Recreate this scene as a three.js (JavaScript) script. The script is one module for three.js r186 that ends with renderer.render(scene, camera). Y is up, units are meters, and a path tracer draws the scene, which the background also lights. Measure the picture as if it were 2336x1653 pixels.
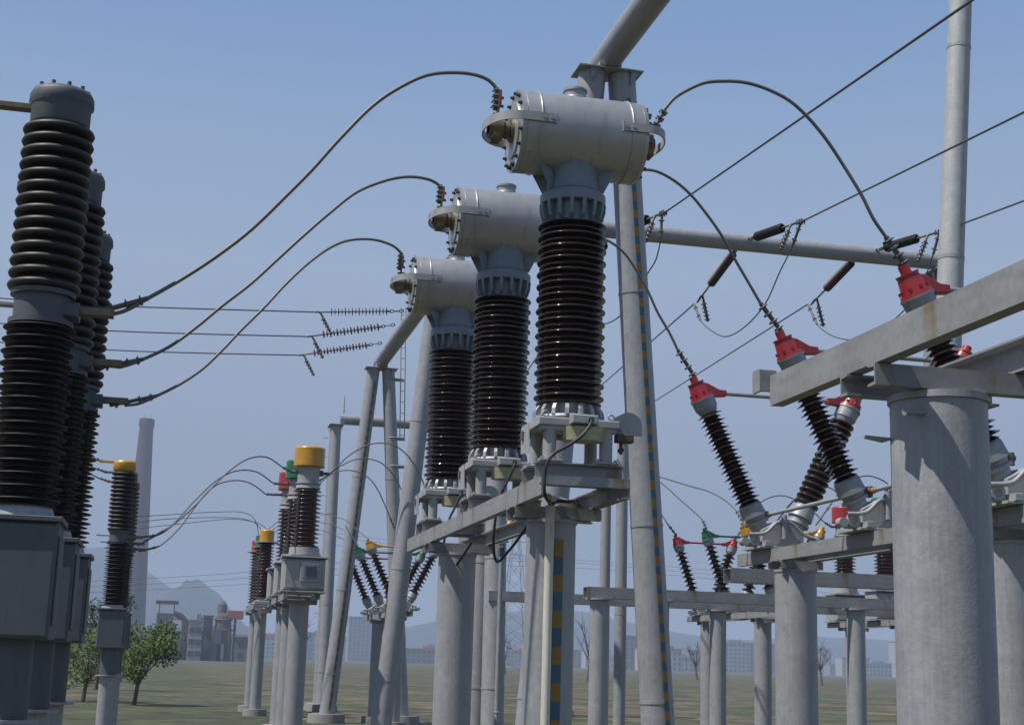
import * as THREE from 'three';
import { mergeGeometries } from 'three/addons/utils/BufferGeometryUtils.js';

// ---------------------------------------------------------------- camera, sky, sun, exposure
const scene = new THREE.Scene();
const camera = new THREE.PerspectiveCamera(28.1215, 1024 / 724, 0.1, 9000);
camera.position.set(0, 1.6, 0);
camera.rotation.order = 'YXZ';
camera.rotation.set(0.20544, -0.22257, 0.03003);
const renderer = new THREE.WebGLRenderer({ antialias: true });
renderer.toneMapping = THREE.LinearToneMapping;
renderer.toneMappingExposure = 1.12;
renderer.shadowMap.enabled = true;

{ // hazy blue sky, colour by elevation only
  const W = 64, H = 512, d = new Float32Array(W * H * 4);
  const stops = [[-90, .17, .18, .19], [-4, .22, .25, .29], [0, .262, .312, .395], [4.2, .277, .332, .425], [10.5, .320, .392, .532], [15, .330, .430, .595], [20, .275, .392, .595], [24.5, .208, .338, .580], [35, .160, .275, .500], [60, .090, .180, .390], [90, .070, .150, .350]];
  for (let j = 0; j < H; j++) {
    const el = (j + .5) / H * 180 - 90;
    let k = 0; while (k < stops.length - 2 && el > stops[k + 1][0]) k++;
    const a = stops[k], b = stops[k + 1], t = Math.min(1, Math.max(0, (el - a[0]) / (b[0] - a[0])));
    for (let i = 0; i < W; i++) for (let c = 0; c < 4; c++) d[(j * W + i) * 4 + c] = c === 3 ? 1 : (a[c + 1] + (b[c + 1] - a[c + 1]) * t) * .893;
  }
  const tx = new THREE.DataTexture(d, W, H, THREE.RGBAFormat, THREE.FloatType);
  tx.mapping = THREE.EquirectangularReflectionMapping; tx.magFilter = tx.minFilter = THREE.LinearFilter; tx.needsUpdate = true;
  scene.background = tx; scene.environment = tx;
}
const sun = new THREE.DirectionalLight(new THREE.Color(1, .955, .88), 5.0);
sun.position.set(-47.5, 87.5, 10.0); sun.target.position.set(3, 0, -22);
sun.position.add(sun.target.position);
sun.castShadow = true; sun.shadow.mapSize.set(4096, 4096);
Object.assign(sun.shadow.camera, { left: -45, right: 45, top: 45, bottom: -45, near: 1, far: 260 });
scene.add(sun, sun.target);
scene.fog = new THREE.FogExp2(new THREE.Color(.34, .41, .53), 0.00050);

// ---------------------------------------------------------------- helpers
let seed = 12345;
const rnd = () => { seed = (seed * 1664525 + 1013904223) >>> 0; return seed / 4294967296; };
const V = (x, y, z) => new THREE.Vector3(x, y, z);
const v3 = a => a.isVector3 ? a : new THREE.Vector3(...a);
const PI = Math.PI;
const used = {};
function numbered(n) { const c = used[n] = (used[n] ?? -1) + 1; return c ? `${n}_${String(c).padStart(3, '0')}` : n; }
function prep(g) {                                   // same attributes everywhere; uv in metres by the face's main axis
  let q = g.index ? g.toNonIndexed() : g;
  const p = q.attributes.position, n = q.attributes.normal, uv = new Float32Array(p.count * 2);
  for (let i = 0; i < p.count; i += 3) {
    let nx = 0, ny = 0, nz = 0;
    for (let k = 0; k < 3; k++) { nx += Math.abs(n.getX(i + k)); ny += Math.abs(n.getY(i + k)); nz += Math.abs(n.getZ(i + k)); }
    for (let k = 0; k < 3; k++) {
      const x = p.getX(i + k), y = p.getY(i + k), z = p.getZ(i + k), o = (i + k) * 2;
      if (ny > nx && ny > nz) { uv[o] = x; uv[o + 1] = z; } else if (nx > nz) { uv[o] = z; uv[o + 1] = y; } else { uv[o] = x; uv[o + 1] = y; }
    }
  }
  const r = new THREE.BufferGeometry();
  r.setAttribute('position', p.clone()); r.setAttribute('normal', n.clone()); r.setAttribute('uv', new THREE.BufferAttribute(uv, 2));
  return r;
}
function geo(list) { const l = (Array.isArray(list) ? list : [list]).map(prep); return l.length > 1 ? mergeGeometries(l) : l[0]; }
function mesh(name, geos, mat, parent) {
  const g = geos.isBufferGeometry && geos.userData.ready ? geos : geo(geos);
  const m = new THREE.Mesh(g, mat); m.name = parent ? name : numbered(name); m.castShadow = m.receiveShadow = true;
  (parent || scene).add(m); return m;
}
const joined = o => { o.userData.kind = 'stuff'; return o; };
function bits(...a) { return joined(mesh(...a)); }   // fittings too small to tell apart
function shared(list) { const g = geo(list); g.userData.ready = true; return g; }
function tag(o, label, category, group, kind) { o.userData.label = label; o.userData.category = category; if (group) o.userData.group = group; if (kind) o.userData.kind = kind; return o; }
function thing(name, label, category, pos = [0, 0, 0], turn = 0, group) {
  const o = new THREE.Group(); o.name = numbered(name); o.position.set(...pos); o.rotation.y = turn; scene.add(o);
  return tag(o, label, category, group);
}
function copyOf(src, pos, label, turn) {
  const c = src.clone(); c.name = numbered(src.name.replace(/_\d{3}$/, '')); c.position.set(...pos); if (turn !== undefined) c.rotation.y = turn;
  c.userData = { ...src.userData, label }; scene.add(c); return c;
}
const UPV = V(0, 1, 0);
function place(g, a, b) { // geometry along +y from 0 -> from a towards b
  const d = b.clone().sub(a).normalize();
  g.applyQuaternion(new THREE.Quaternion().setFromUnitVectors(UPV, d)); g.translate(a.x, a.y, a.z); return g;
}
function cyl(a, b, r0, r1 = r0, seg = 24, open = false) {
  a = v3(a); b = v3(b); const L = a.distanceTo(b), g = new THREE.CylinderGeometry(r1, r0, L, seg, 1, open);
  g.translate(0, L / 2, 0); return place(g, a, b);
}
function chamferBox(w, h, d, c) {
  if (!c) return new THREE.BoxGeometry(w, h, d);
  const s = new THREE.Shape(), x = w / 2 - c, y = h / 2 - c;
  s.moveTo(-x, -y); s.lineTo(x, -y); s.lineTo(x, y); s.lineTo(-x, y); s.closePath();
  const g = new THREE.ExtrudeGeometry(s, { depth: d - 2 * c, bevelEnabled: true, bevelThickness: c, bevelSize: c, bevelSegments: 1, curveSegments: 1 });
  g.translate(0, 0, -(d / 2 - c)); return g;
}
function box(w, h, d, at = [0, 0, 0], c = 0, rot) { const g = chamferBox(w, h, d, c); if (rot) g.applyMatrix4(new THREE.Matrix4().makeRotationFromEuler(new THREE.Euler(...rot))); g.translate(...at); return g; }
function lathe(prof, seg = 32, at = [0, 0, 0]) { const g = new THREE.LatheGeometry(prof.map(p => new THREE.Vector2(p[0], p[1])), seg); g.translate(...at); return g; }
function tube(pts, r, n, seg = 8) { return new THREE.TubeGeometry(new THREE.CatmullRomCurve3(pts.map(v3), false, 'centripetal'), n || pts.length * 6, r, seg); }
function torus(R, r, at, axis = 'y', seg = 36) { const g = new THREE.TorusGeometry(R, r, 8, seg); if (axis === 'y') g.rotateX(PI / 2); if (axis === 'x') g.rotateY(PI / 2); g.translate(...at); return g; }
function prism(pts, depth, bevel = 0) { const s = new THREE.Shape(pts.map(p => new THREE.Vector2(p[0], p[1]))); return new THREE.ExtrudeGeometry(s, { depth, bevelEnabled: bevel > 0, bevelThickness: bevel, bevelSize: bevel, bevelSegments: 1, curveSegments: 10 }); }
// rolled channel, length along +z, web on the -x side (face at x = 0), flanges towards +x
function channelZ(L, h = .12, w = .055, t = .008) { return prism([[0, 0], [w, 0], [w, t], [t, t + .004], [t, h - t - .004], [w, h - t], [w, h], [0, h]], L); }
function ibeamZ(L, h = .1, w = .08, t = .008) { const x = w / 2; return prism([[-x, 0], [x, 0], [x, t], [t / 2, t + .004], [t / 2, h - t - .004], [x, h - t], [x, h], [-x, h], [-x, h - t], [-t / 2, h - t - .004], [-t / 2, t + .004], [-x, t]], L); }
function ribbon(path, h, t) { // flat bar on edge following a path in the xz plane (y = its centre)
  const n = path.length, pos = [], idx = [];
  for (let i = 0; i < n; i++) {
    const a = path[Math.max(0, i - 1)], b = path[Math.min(n - 1, i + 1)], tx = b[0] - a[0], tz = b[2] - a[2], l = Math.hypot(tx, tz), nx = -tz / l * t / 2, nz = tx / l * t / 2, p = path[i];
    pos.push(p[0] + nx, p[1] - h / 2, p[2] + nz, p[0] + nx, p[1] + h / 2, p[2] + nz, p[0] - nx, p[1] + h / 2, p[2] - nz, p[0] - nx, p[1] - h / 2, p[2] - nz);
  }
  for (let i = 0; i < n - 1; i++) for (let k = 0; k < 4; k++) { const a = i * 4 + k, b = i * 4 + (k + 1) % 4, c = a + 4, d = b + 4; idx.push(a, b, c, b, d, c); }
  idx.push(0, 3, 2, 0, 2, 1); const e = (n - 1) * 4; idx.push(e, e + 1, e + 2, e, e + 2, e + 3);
  const g = new THREE.BufferGeometry(); g.setAttribute('position', new THREE.Float32BufferAttribute(pos, 3)); g.setIndex(idx);
  const q = g.toNonIndexed(); q.computeVertexNormals(); return q;
}
// porcelain body along +y: n repeats of one wide and one narrow shed
function shedProfile(L, n, rc, rb, rs, rim = .25, sag = .12) {
  const p = L / n, o = [[rc, 0]];
  const shed = (y, r, h) => { // underside, rounded rim, sloping top
    const t = h * rim, yr = y + h * (.30 - sag);
    o.push([rc, y + h * .10], [rc + (r - rc) * .35, y + h * (.16 - sag * .3)], [r - t, yr], [r - t * .3, yr + t * .12], [r, yr + t * .75], [r - t * .25, yr + t * 1.35], [r - t * 1.3, yr + t * 1.8], [rc + (r - rc) * .3, y + h * .62], [rc, y + h * .76]);
  };
  for (let i = 0; i < n; i++) { if (rs) { shed(i * p, rs, p * .46); shed(i * p + p * .46, rb, p * .54); } else shed(i * p, rb, p); }
  o.push([rc, L]);
  return o;
}
// ---------------------------------------------------------------- materials
function noise2(w, cells, s) { const g = []; let q = s; const r = () => { q = (q * 1664525 + 1013904223) >>> 0; return q / 4294967296; }; for (let i = 0; i < cells * cells; i++) g.push(r());
  return (x, y) => { const u = x / w * cells, v = y / w * cells, i = Math.floor(u), j = Math.floor(v), f = u - i, h = v - j, a = f * f * (3 - 2 * f), b = h * h * (3 - 2 * h), G = (m, n) => g[((n % cells + cells) % cells) * cells + (m % cells + cells) % cells]; return (G(i, j) * (1 - a) + G(i + 1, j) * a) * (1 - b) + (G(i, j + 1) * (1 - a) + G(i + 1, j + 1) * a) * b; }; }
function tex(N, fn, repeat, srgb = true) {
  const d = new Uint8Array(N * N * 4);
  for (let y = 0; y < N; y++) for (let x = 0; x < N; x++) { const c = fn(x, y); for (let k = 0; k < 3; k++) d[(y * N + x) * 4 + k] = Math.max(0, Math.min(255, c[k] ?? c[0])); d[(y * N + x) * 4 + 3] = 255; }
  const t = new THREE.DataTexture(d, N, N); t.wrapS = t.wrapT = THREE.RepeatWrapping; t.magFilter = THREE.LinearFilter; t.minFilter = THREE.LinearMipmapLinearFilter; t.generateMipmaps = true;
  if (srgb) t.colorSpace = THREE.SRGBColorSpace; t.repeat.set(repeat, repeat); t.needsUpdate = true; return t;
}
const n8 = noise2(512, 8, 3), n24 = noise2(512, 24, 5), n90 = noise2(512, 90, 7), n200 = noise2(512, 200, 9), n5 = noise2(512, 5, 11);
const galvMap = tex(512, (x, y) => { const s = 205 + (n8(x, y) - .5) * 12 + (n24(x, y) - .5) * 9 + (n90(x, y) - .5) * 13 + (n200(x, y) - .5) * 8 + (n90(x * 2, y * .06) - .5) * 12; return [s, s * 1.0, s * 1.005]; }, .75);
const galvRough = tex(512, (x, y) => { const s = 135 + (n24(x, y) - .5) * 70 + (n90(x, y) - .5) * 45; return [s, s, s]; }, .75, false);
const beamMap = tex(512, (x, y) => { const s = 205 + (n8(x, y) - .5) * 26 + (n24(x * .5, y * 3) - .5) * 18 + (n90(x, y) - .5) * 16; const st = Math.max(0, n24(x * 1.3, y * .12) - .72) * 3.2 * (.4 + .6 * n90(x, y * .4)); return [s * (1 - st * .18), s * (1 - st * .34), s * (1 - st * .60)]; }, .6);
const paintMap = tex(512, (x, y) => { const s = 225 + (n5(x, y) - .5) * 20 + (n24(x, y) - .5) * 12 + (n200(x, y) - .5) * 10 - Math.max(0, n24(x * 1.5, y * .3) - .75) * 90; return [s, s, s * .99]; }, .8);
const castMap = tex(512, (x, y) => { const s = 215 + (n24(x, y) - .5) * 26 + (n200(x, y) - .5) * 26; return [s, s, s]; }, 1.6);
const soilMap = tex(512, (x, y) => { const q = Math.min(1, Math.max(0, (n8(x, y) * .55 + n24(x, y) * .45 - .42) * 5)), s = 158 + (n24(x, y) - .5) * 40 + (n90(x, y) - .5) * 60 + (n200(x, y) - .5) * 70; return [s * (.86 + .24 * q), s * (.95 + .07 * q), s * (.70 + .20 * q)]; }, .021);
const bumpFine = tex(512, (x, y) => { const s = 128 + (n200(x, y) - .5) * 120 + (n90(x, y) - .5) * 80; return [s]; }, 1.2, false);
const C = (r, g, b) => new THREE.Color().setRGB(r, g, b);
const std = o => new THREE.MeshStandardMaterial(o), phy = o => new THREE.MeshPhysicalMaterial(o);
const M = {
  galv: std({ color: C(.48, .49, .505), map: galvMap, roughness: .95, roughnessMap: galvRough, metalness: .12, bumpMap: bumpFine, bumpScale: .0006 }),
  beam: std({ color: C(.385, .39, .395), map: beamMap, roughness: .6, metalness: .08 }),
  darkSteel: std({ color: C(.12, .125, .13), map: castMap, roughness: .6, metalness: .5 }),
  tank: phy({ color: C(.47, .47, .468), map: paintMap, roughness: .4, metalness: .35, clearcoat: .9, clearcoatRoughness: .48 }),
  pale: std({ color: C(.60, .62, .62), map: galvMap, roughness: .6, metalness: .1 }),
  greyPaint: phy({ color: C(.225, .265, .315), map: paintMap, roughness: .5, metalness: .1 }),
  cast: std({ color: C(.44, .46, .48), map: castMap, roughness: .5, metalness: .35 }),
  breakerShadeGrey: std({ color: C(.105, .12, .14), map: paintMap, roughness: .6 }),  // breaker caps, flanges and boxes: grey darkened, their shaded look put into the colour
  lightGrey: std({ color: C(.42, .43, .44), map: paintMap, roughness: .5 }),
  porcelain: phy({ color: C(.024, .0095, .0075), roughness: .5, specularIntensity: .25, clearcoat: 1, clearcoatRoughness: .08 }),
  porcelainBlack: phy({ color: C(.010, .0085, .0078), roughness: .62, clearcoat: .25, clearcoatRoughness: .4 }),
  porcelainRed: phy({ color: C(.042, .017, .014), roughness: .25, clearcoat: .8, clearcoatRoughness: .12 }),
  brownRubber: phy({ color: C(.050, .024, .022), roughness: .5 }),
  blackRubber: std({ color: C(.012, .012, .014), roughness: .55 }),
  composite: std({ color: C(.065, .03, .036), roughness: .6 }),
  cable: std({ color: C(.15, .15, .14), roughness: .55, metalness: .35 }),
  wire: std({ color: C(.10, .105, .11), roughness: .6, metalness: .4 }),
  fitting: std({ color: C(.13, .13, .12), roughness: .6, metalness: .4 }),
  brass: std({ color: C(.26, .205, .13), map: castMap, roughness: .5, metalness: .5 }),
  copperRed: std({ color: C(.20, .045, .032), roughness: .5 }),
  red: phy({ color: C(.43, .024, .034), map: paintMap, roughness: .45, clearcoat: .35, clearcoatRoughness: .2 }),
  yellow: phy({ color: C(.66, .33, .012), map: paintMap, roughness: .38, clearcoat: .5, clearcoatRoughness: .2 }),
  green: phy({ color: C(.012, .155, .055), map: paintMap, roughness: .38, clearcoat: .5, clearcoatRoughness: .2 }),
  bandYellow: std({ color: C(.36, .215, .035), map: paintMap, roughness: .6 }),
  bandBlue: std({ color: C(.065, .155, .23), map: paintMap, roughness: .6 }),
  pvc: std({ color: C(.76, .73, .66), map: paintMap, roughness: .45 }),
  cream: std({ color: C(.56, .54, .34), map: castMap, roughness: .55 }),
  blackCable: std({ color: C(.018, .019, .021), roughness: .5 }),
  glass: phy({ color: C(.05, .06, .07), roughness: .1 }),
  concrete: std({ color: C(.36, .35, .33), map: castMap, roughness: .95 }),
  chimney: std({ color: C(.075, .048, .058), map: paintMap, roughness: .95 }),
  soil: std({ color: C(.20, .19, .155), map: soilMap, roughness: 1 }),
  hill: std({ color: C(.03, .042, .04), map: soilMap, roughness: 1 }),
  wallPale: std({ color: C(.33, .32, .31), roughness: .9 }), wallBrick: std({ color: C(.20, .14, .125), roughness: .9 }), wallGrey: std({ color: C(.20, .205, .215), roughness: .9 }),
  rust: std({ color: C(.13, .095, .075), map: castMap, roughness: .9 }), sootSteel: std({ color: C(.14, .14, .15), map: castMap, roughness: .85 }), roofRed: std({ color: C(.30, .085, .075), roughness: .8 }),
  leaf: std({ color: C(.10, .15, .035), roughness: .8, side: THREE.DoubleSide }), leafDark: std({ color: C(.05, .085, .03), roughness: .85, side: THREE.DoubleSide }), bark: std({ color: C(.12, .09, .065), roughness: .95 }),
};
// ---------------------------------------------------------------- ground and hills
{
  const g = new THREE.PlaneGeometry(14000, 14000, 1, 1); g.rotateX(-PI / 2);
  const m = mesh('ground', g, M.soil); m.userData.kind = 'structure'; m.userData.label = 'bare gravel and scrub ground running to the horizon';
}
function ridge(name, label, pts, z, depth) { // pts: [x, height]; rounded ridge with rough slopes
  const nx = 90, nz = 16, pos = [], idx = []; const xs = pts.map(p => p[0]), x0 = xs[0], x1 = xs[xs.length - 1], nn = noise2(512, 24, 77);
  const crest = new THREE.CatmullRomCurve3(pts.map(p => V(p[0], p[1], 0)), false, 'centripetal').getPoints(400), hAt = x => { let k = 0; while (k < 399 && crest[k + 1].x < x) k++; return crest[k].y; };
  for (let i = 0; i <= nx; i++) for (let j = 0; j <= nz; j++) { const x = x0 + (x1 - x0) * i / nx, t = j / nz, w = Math.sin(t * PI) ** .8, h = hAt(x) * w; pos.push(x, h * (.975 + .05 * nn(i * 9, j * 17)) - 3, z + depth * (.5 - t)); }
  for (let i = 0; i < nx; i++) for (let j = 0; j < nz; j++) { const a = i * (nz + 1) + j, b = a + nz + 1; idx.push(a, b, a + 1, b, b + 1, a + 1); }
  const g = new THREE.BufferGeometry(); g.setAttribute('position', new THREE.Float32BufferAttribute(pos, 3)); g.setIndex(idx); g.computeVertexNormals();
  const m = mesh(name, g, M.hill); m.userData.kind = 'structure'; m.userData.label = label;
}
ridge('hill', 'hazy blue hill behind the tall chimney', [[-520, 30], [-420, 120], [-300, 150], [-200, 168], [-120, 172], [-70, 150], [-30, 128], [0, 108], [60, 70], [140, 5]], -2500, 500);
ridge('hill', 'smaller rounded hazy hill right of the chimney', [[-75, 3], [-40, 42], [-8, 84], [24, 105], [58, 88], [92, 52], [135, 28], [190, 4]], -2050, 300);
ridge('hill', 'long low hazy ridge behind the steel columns', [[200, 4], [330, 45], [430, 70], [560, 92], [680, 100], [800, 80], [960, 60], [1200, 70], [1450, 50], [1700, 5]], -2500, 600);

// ---------------------------------------------------------------- shared steelwork
function stripBands(parent, a, b, out, n0 = 0, w = .062, len = .115) { // flat earthing bar, painted in turn yellow and blue
  a = v3(a); b = v3(b); const d = b.clone().sub(a), L = d.length(); d.normalize(); const n = Math.floor(L / len), o = v3(out).normalize();
  const side = new THREE.Vector3().crossVectors(d, o).normalize(), q = new THREE.Quaternion().setFromRotationMatrix(new THREE.Matrix4().makeBasis(side, d, new THREE.Vector3().crossVectors(side, d)));
  const g = shared(box(w, len - .002, .005));
  for (let i = 0; i < n; i++) { const m = mesh((i + n0) % 2 ? 'blue_band' : 'yellow_band', g, (i + n0) % 2 ? M.bandBlue : M.bandYellow, parent); m.position.copy(a).addScaledVector(d, (i + .5) * len); m.quaternion.copy(q); }
}
function pedestal(parent, x, z, top, r, strip) {
  const g = [cyl([x, 0, z], [x, top, z], r, r, 40)];
  const m = mesh('pedestal', g, M.galv, parent);
  mesh('footing', cyl([x, -.2, z], [x, .18, z], r + .18, r + .16, 24), M.concrete, m);
  if (strip) stripBands(m, [x + strip[0] * (r + .004), strip[2], z + strip[1] * (r + .004)], [x + strip[0] * (r + .004), .2, z + strip[1] * (r + .004)], [strip[0], 0, strip[1]]);
  return m;
}
function pipeRun(parent, name, a, b, r0, r1, seams) { const m = mesh(name, cyl(a, b, r0, r1, 36), M.galv, parent); a = v3(a); b = v3(b); for (const t of seams || []) { const p = a.clone().lerp(b, t), q = a.clone().lerp(b, t + .004), r = r0 + (r1 - r0) * t; mesh('weld_seam', cyl(p, q, r + .007, r + .007, 36), M.galv, m); } return m; }
// A-frame in the plane of axis ('x' or 'z'), apex at height H
function aFrame(parent, x, z, H, spread, axis, r0, r1, stripOn) {
  for (const s of [-1, 1]) {
    const off = (k) => axis === 'x' ? [x + s * k, 0, z] : [x, 0, z + s * k];
    const f = off(.2 + spread * H), t = off(.2); t[1] = H;
    const leg = pipeRun(parent, 'leg', f, t, r0, r1, [.13, .36, .68]);
    mesh('footing', cyl([f[0], -.2, f[2]], [f[0], .22, f[2]], r0 + .3, r0 + .26, 24), M.concrete, leg);
    if (stripOn && stripOn.side === s) { const o = v3(stripOn.out).normalize(), k = r0 + .004; stripBands(leg, [f[0] + o.x * k, .3, f[2] + o.z * k], [t[0] + o.x * (r1 + .004), H - .3, t[2] + o.z * (r1 + .004)], stripOn.out); }
  }
  const w = axis === 'x' ? [.86, .018, .46] : [.46, .018, .86];
  const cap = mesh('cap_plate', box(...w, [x, H + .009, z]), M.galv, parent);
  const st = []; for (const s of [-1, 1]) for (const u of [-1, 1]) { const g = prism([[0, 0], [.12, 0], [0, -.2]], .01); if (axis === 'z') g.rotateY(PI / 2); if (axis === 'x') g.translate(x + s * .22 + (s > 0 ? .05 : -.05), H, z + u * .19); else g.translate(x + u * .19, H, z + s * .22); st.push(g); }
  bits('stiffener', st, M.galv, cap);
}
// ---------------------------------------------------------------- support frame: pair of channels on tubular pedestals
// x: left face of left channel; xr: right face; zs..ze: near and far end; base channels per unit optional
function supportFrame(label, x, xr, zNear, zFar, top, peds, r, o = {}) {
  const t = thing('support_frame', label, 'steel frame', [0, 0, 0], 0, o.group);
  const L = zNear - zFar, h = o.h || .12, bm = M.beam;
  const a = channelZ(L, h); a.translate(x, top - h, zFar); mesh('long_channel', a, bm, t);
  const b = channelZ(L, h); b.rotateY(PI); b.translate(xr, top - h, zFar + L); mesh('long_channel', b, bm, t);
  if (o.end) { const e = channelZ(xr - x, .058, .05); e.rotateY(PI / 2); e.translate(x, top - .056, zNear + .003); mesh('end_channel', e, bm, t); }
  const cg = () => { const e = channelZ(xr - x + .02, .075); e.rotateY(PI / 2); return e; };
  for (const [px, pz] of peds) {
    for (const s of [-1, 1]) { const e = cg(); if (s < 0) { e.rotateY(PI); e.translate(xr + .01, top - h - .078, pz - r * .8); } else e.translate(x - .01, top - h - .078, pz + r * .8); mesh('cross_channel', e, bm, t); }
    mesh('pedestal_cap', [cyl([px, top - h - .105, pz], [px, top - h - .081, pz], r + .008, r + .008, 36)], M.galv, t);
    pedestal(t, px, pz, top - h - .106, r, o.strip && o.strip(pz));
  }
  return t;
}
const ctZ = [-8.93, -11.03, -13.15];
const f1 = supportFrame('pale steel channel frame on two round pedestals under the three large brown transformers', 2.15, 2.72, -8.58, -13.82, 2.744, [[2.42, -9.36], [2.42, -12.65]], .165,
  { end: true, strip: z => z > -10 ? [.07, .997, 2.41] : null });
for (const z of ctZ) for (const dz of [.175, -.175]) { const g = ibeamZ(.57, .1, .09); g.rotateY(PI / 2); g.translate(2.15, 2.747, z + dz); mesh('cross_beam', g, M.beam, f1); }

// ---------------------------------------------------------------- the three large SF6 current transformers (origin on the cross beams)
const shedCT = shared(lathe(shedProfile(1.236, 15, .162, .230, .214, .20, .08), 64));
const boltHead = (x, y, z, axis, r = .011, l = .016) => { const g = new THREE.CylinderGeometry(r, r, l, 6); if (axis === 'x') g.rotateZ(PI / 2); if (axis === 'z') g.rotateX(PI / 2); g.translate(x, y, z); return g; };
function boltClamp(parent, a, b, n, r = .016, mat = M.fitting) { // two-piece bolted clamp from a to b
  a = v3(a); b = v3(b); const d = b.clone().sub(a).normalize(), s = new THREE.Vector3().crossVectors(d, Math.abs(d.z) > .7 ? V(1, 0, 0) : V(0, 0, 1)).normalize(), q = new THREE.Vector3().crossVectors(d, s);
  const body = mesh('clamp', [cyl(a, b, r * 1.25, r * 1.25, 8)], mat, parent), bolts = [];
  for (let i = 0; i < n; i++) { const c = a.clone().lerp(b, (i + .5) / n); for (const k of [-1, 1]) { const o = c.clone().addScaledVector(q, k * r * 1.3); bolts.push(cyl(o.clone().addScaledVector(s, -r * 2.1), o.clone().addScaledVector(s, r * 2.3), r * .42, r * .42, 6)); bolts.push(cyl(o.clone().addScaledVector(s, -r * .9), o.clone().addScaledVector(s, r * .9), r * .8, r * .8, 6)); bolts.push(cyl(o.clone().addScaledVector(s, r * 1.55), o.clone().addScaledVector(s, r * 2.0), r * .75, r * .75, 6)); } }
  bits('clamp_bolts', bolts, M.fitting, body);
}
function ribFlange(r0, rTop, y0, y1, n, flip) { // cast flange: rim ring, ribs and pockets
  const g = [], rim = flip ? [[r0, y0], [rTop, y0], [rTop, y0 + .03], [r0, y0 + .035]] : [[r0, y1 - .095], [rTop - .004, y1 - .095], [rTop, y1 - .088], [rTop, y1 - .03], [rTop - .02, y1 - .012], [r0, y1]];
  g.push(lathe(rim, 48)); g.push(lathe([[r0 + .003, y0], [r0 + .003, y1]], 40));
  const h = flip ? y1 - y0 - .03 : y1 - .09 - y0;
  for (let i = 0; i < n; i++) { const d = rTop - r0 + .01; const s = flip ? prism([[0, 0], [d, 0], [d - .006, h * .45], [d - .025, h * .82], [d - .05, h * .98], [0, h]], .022, .003) : prism([[0, 0], [d - .045, 0], [d - .018, h * .22], [d - .004, h * .6], [d, h], [0, h]], .02, .003); s.translate(r0 - .01, flip ? y0 + .03 : y0, -.011); s.rotateY(i / n * 2 * PI + .1); g.push(s); }
  return g;
}
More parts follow.
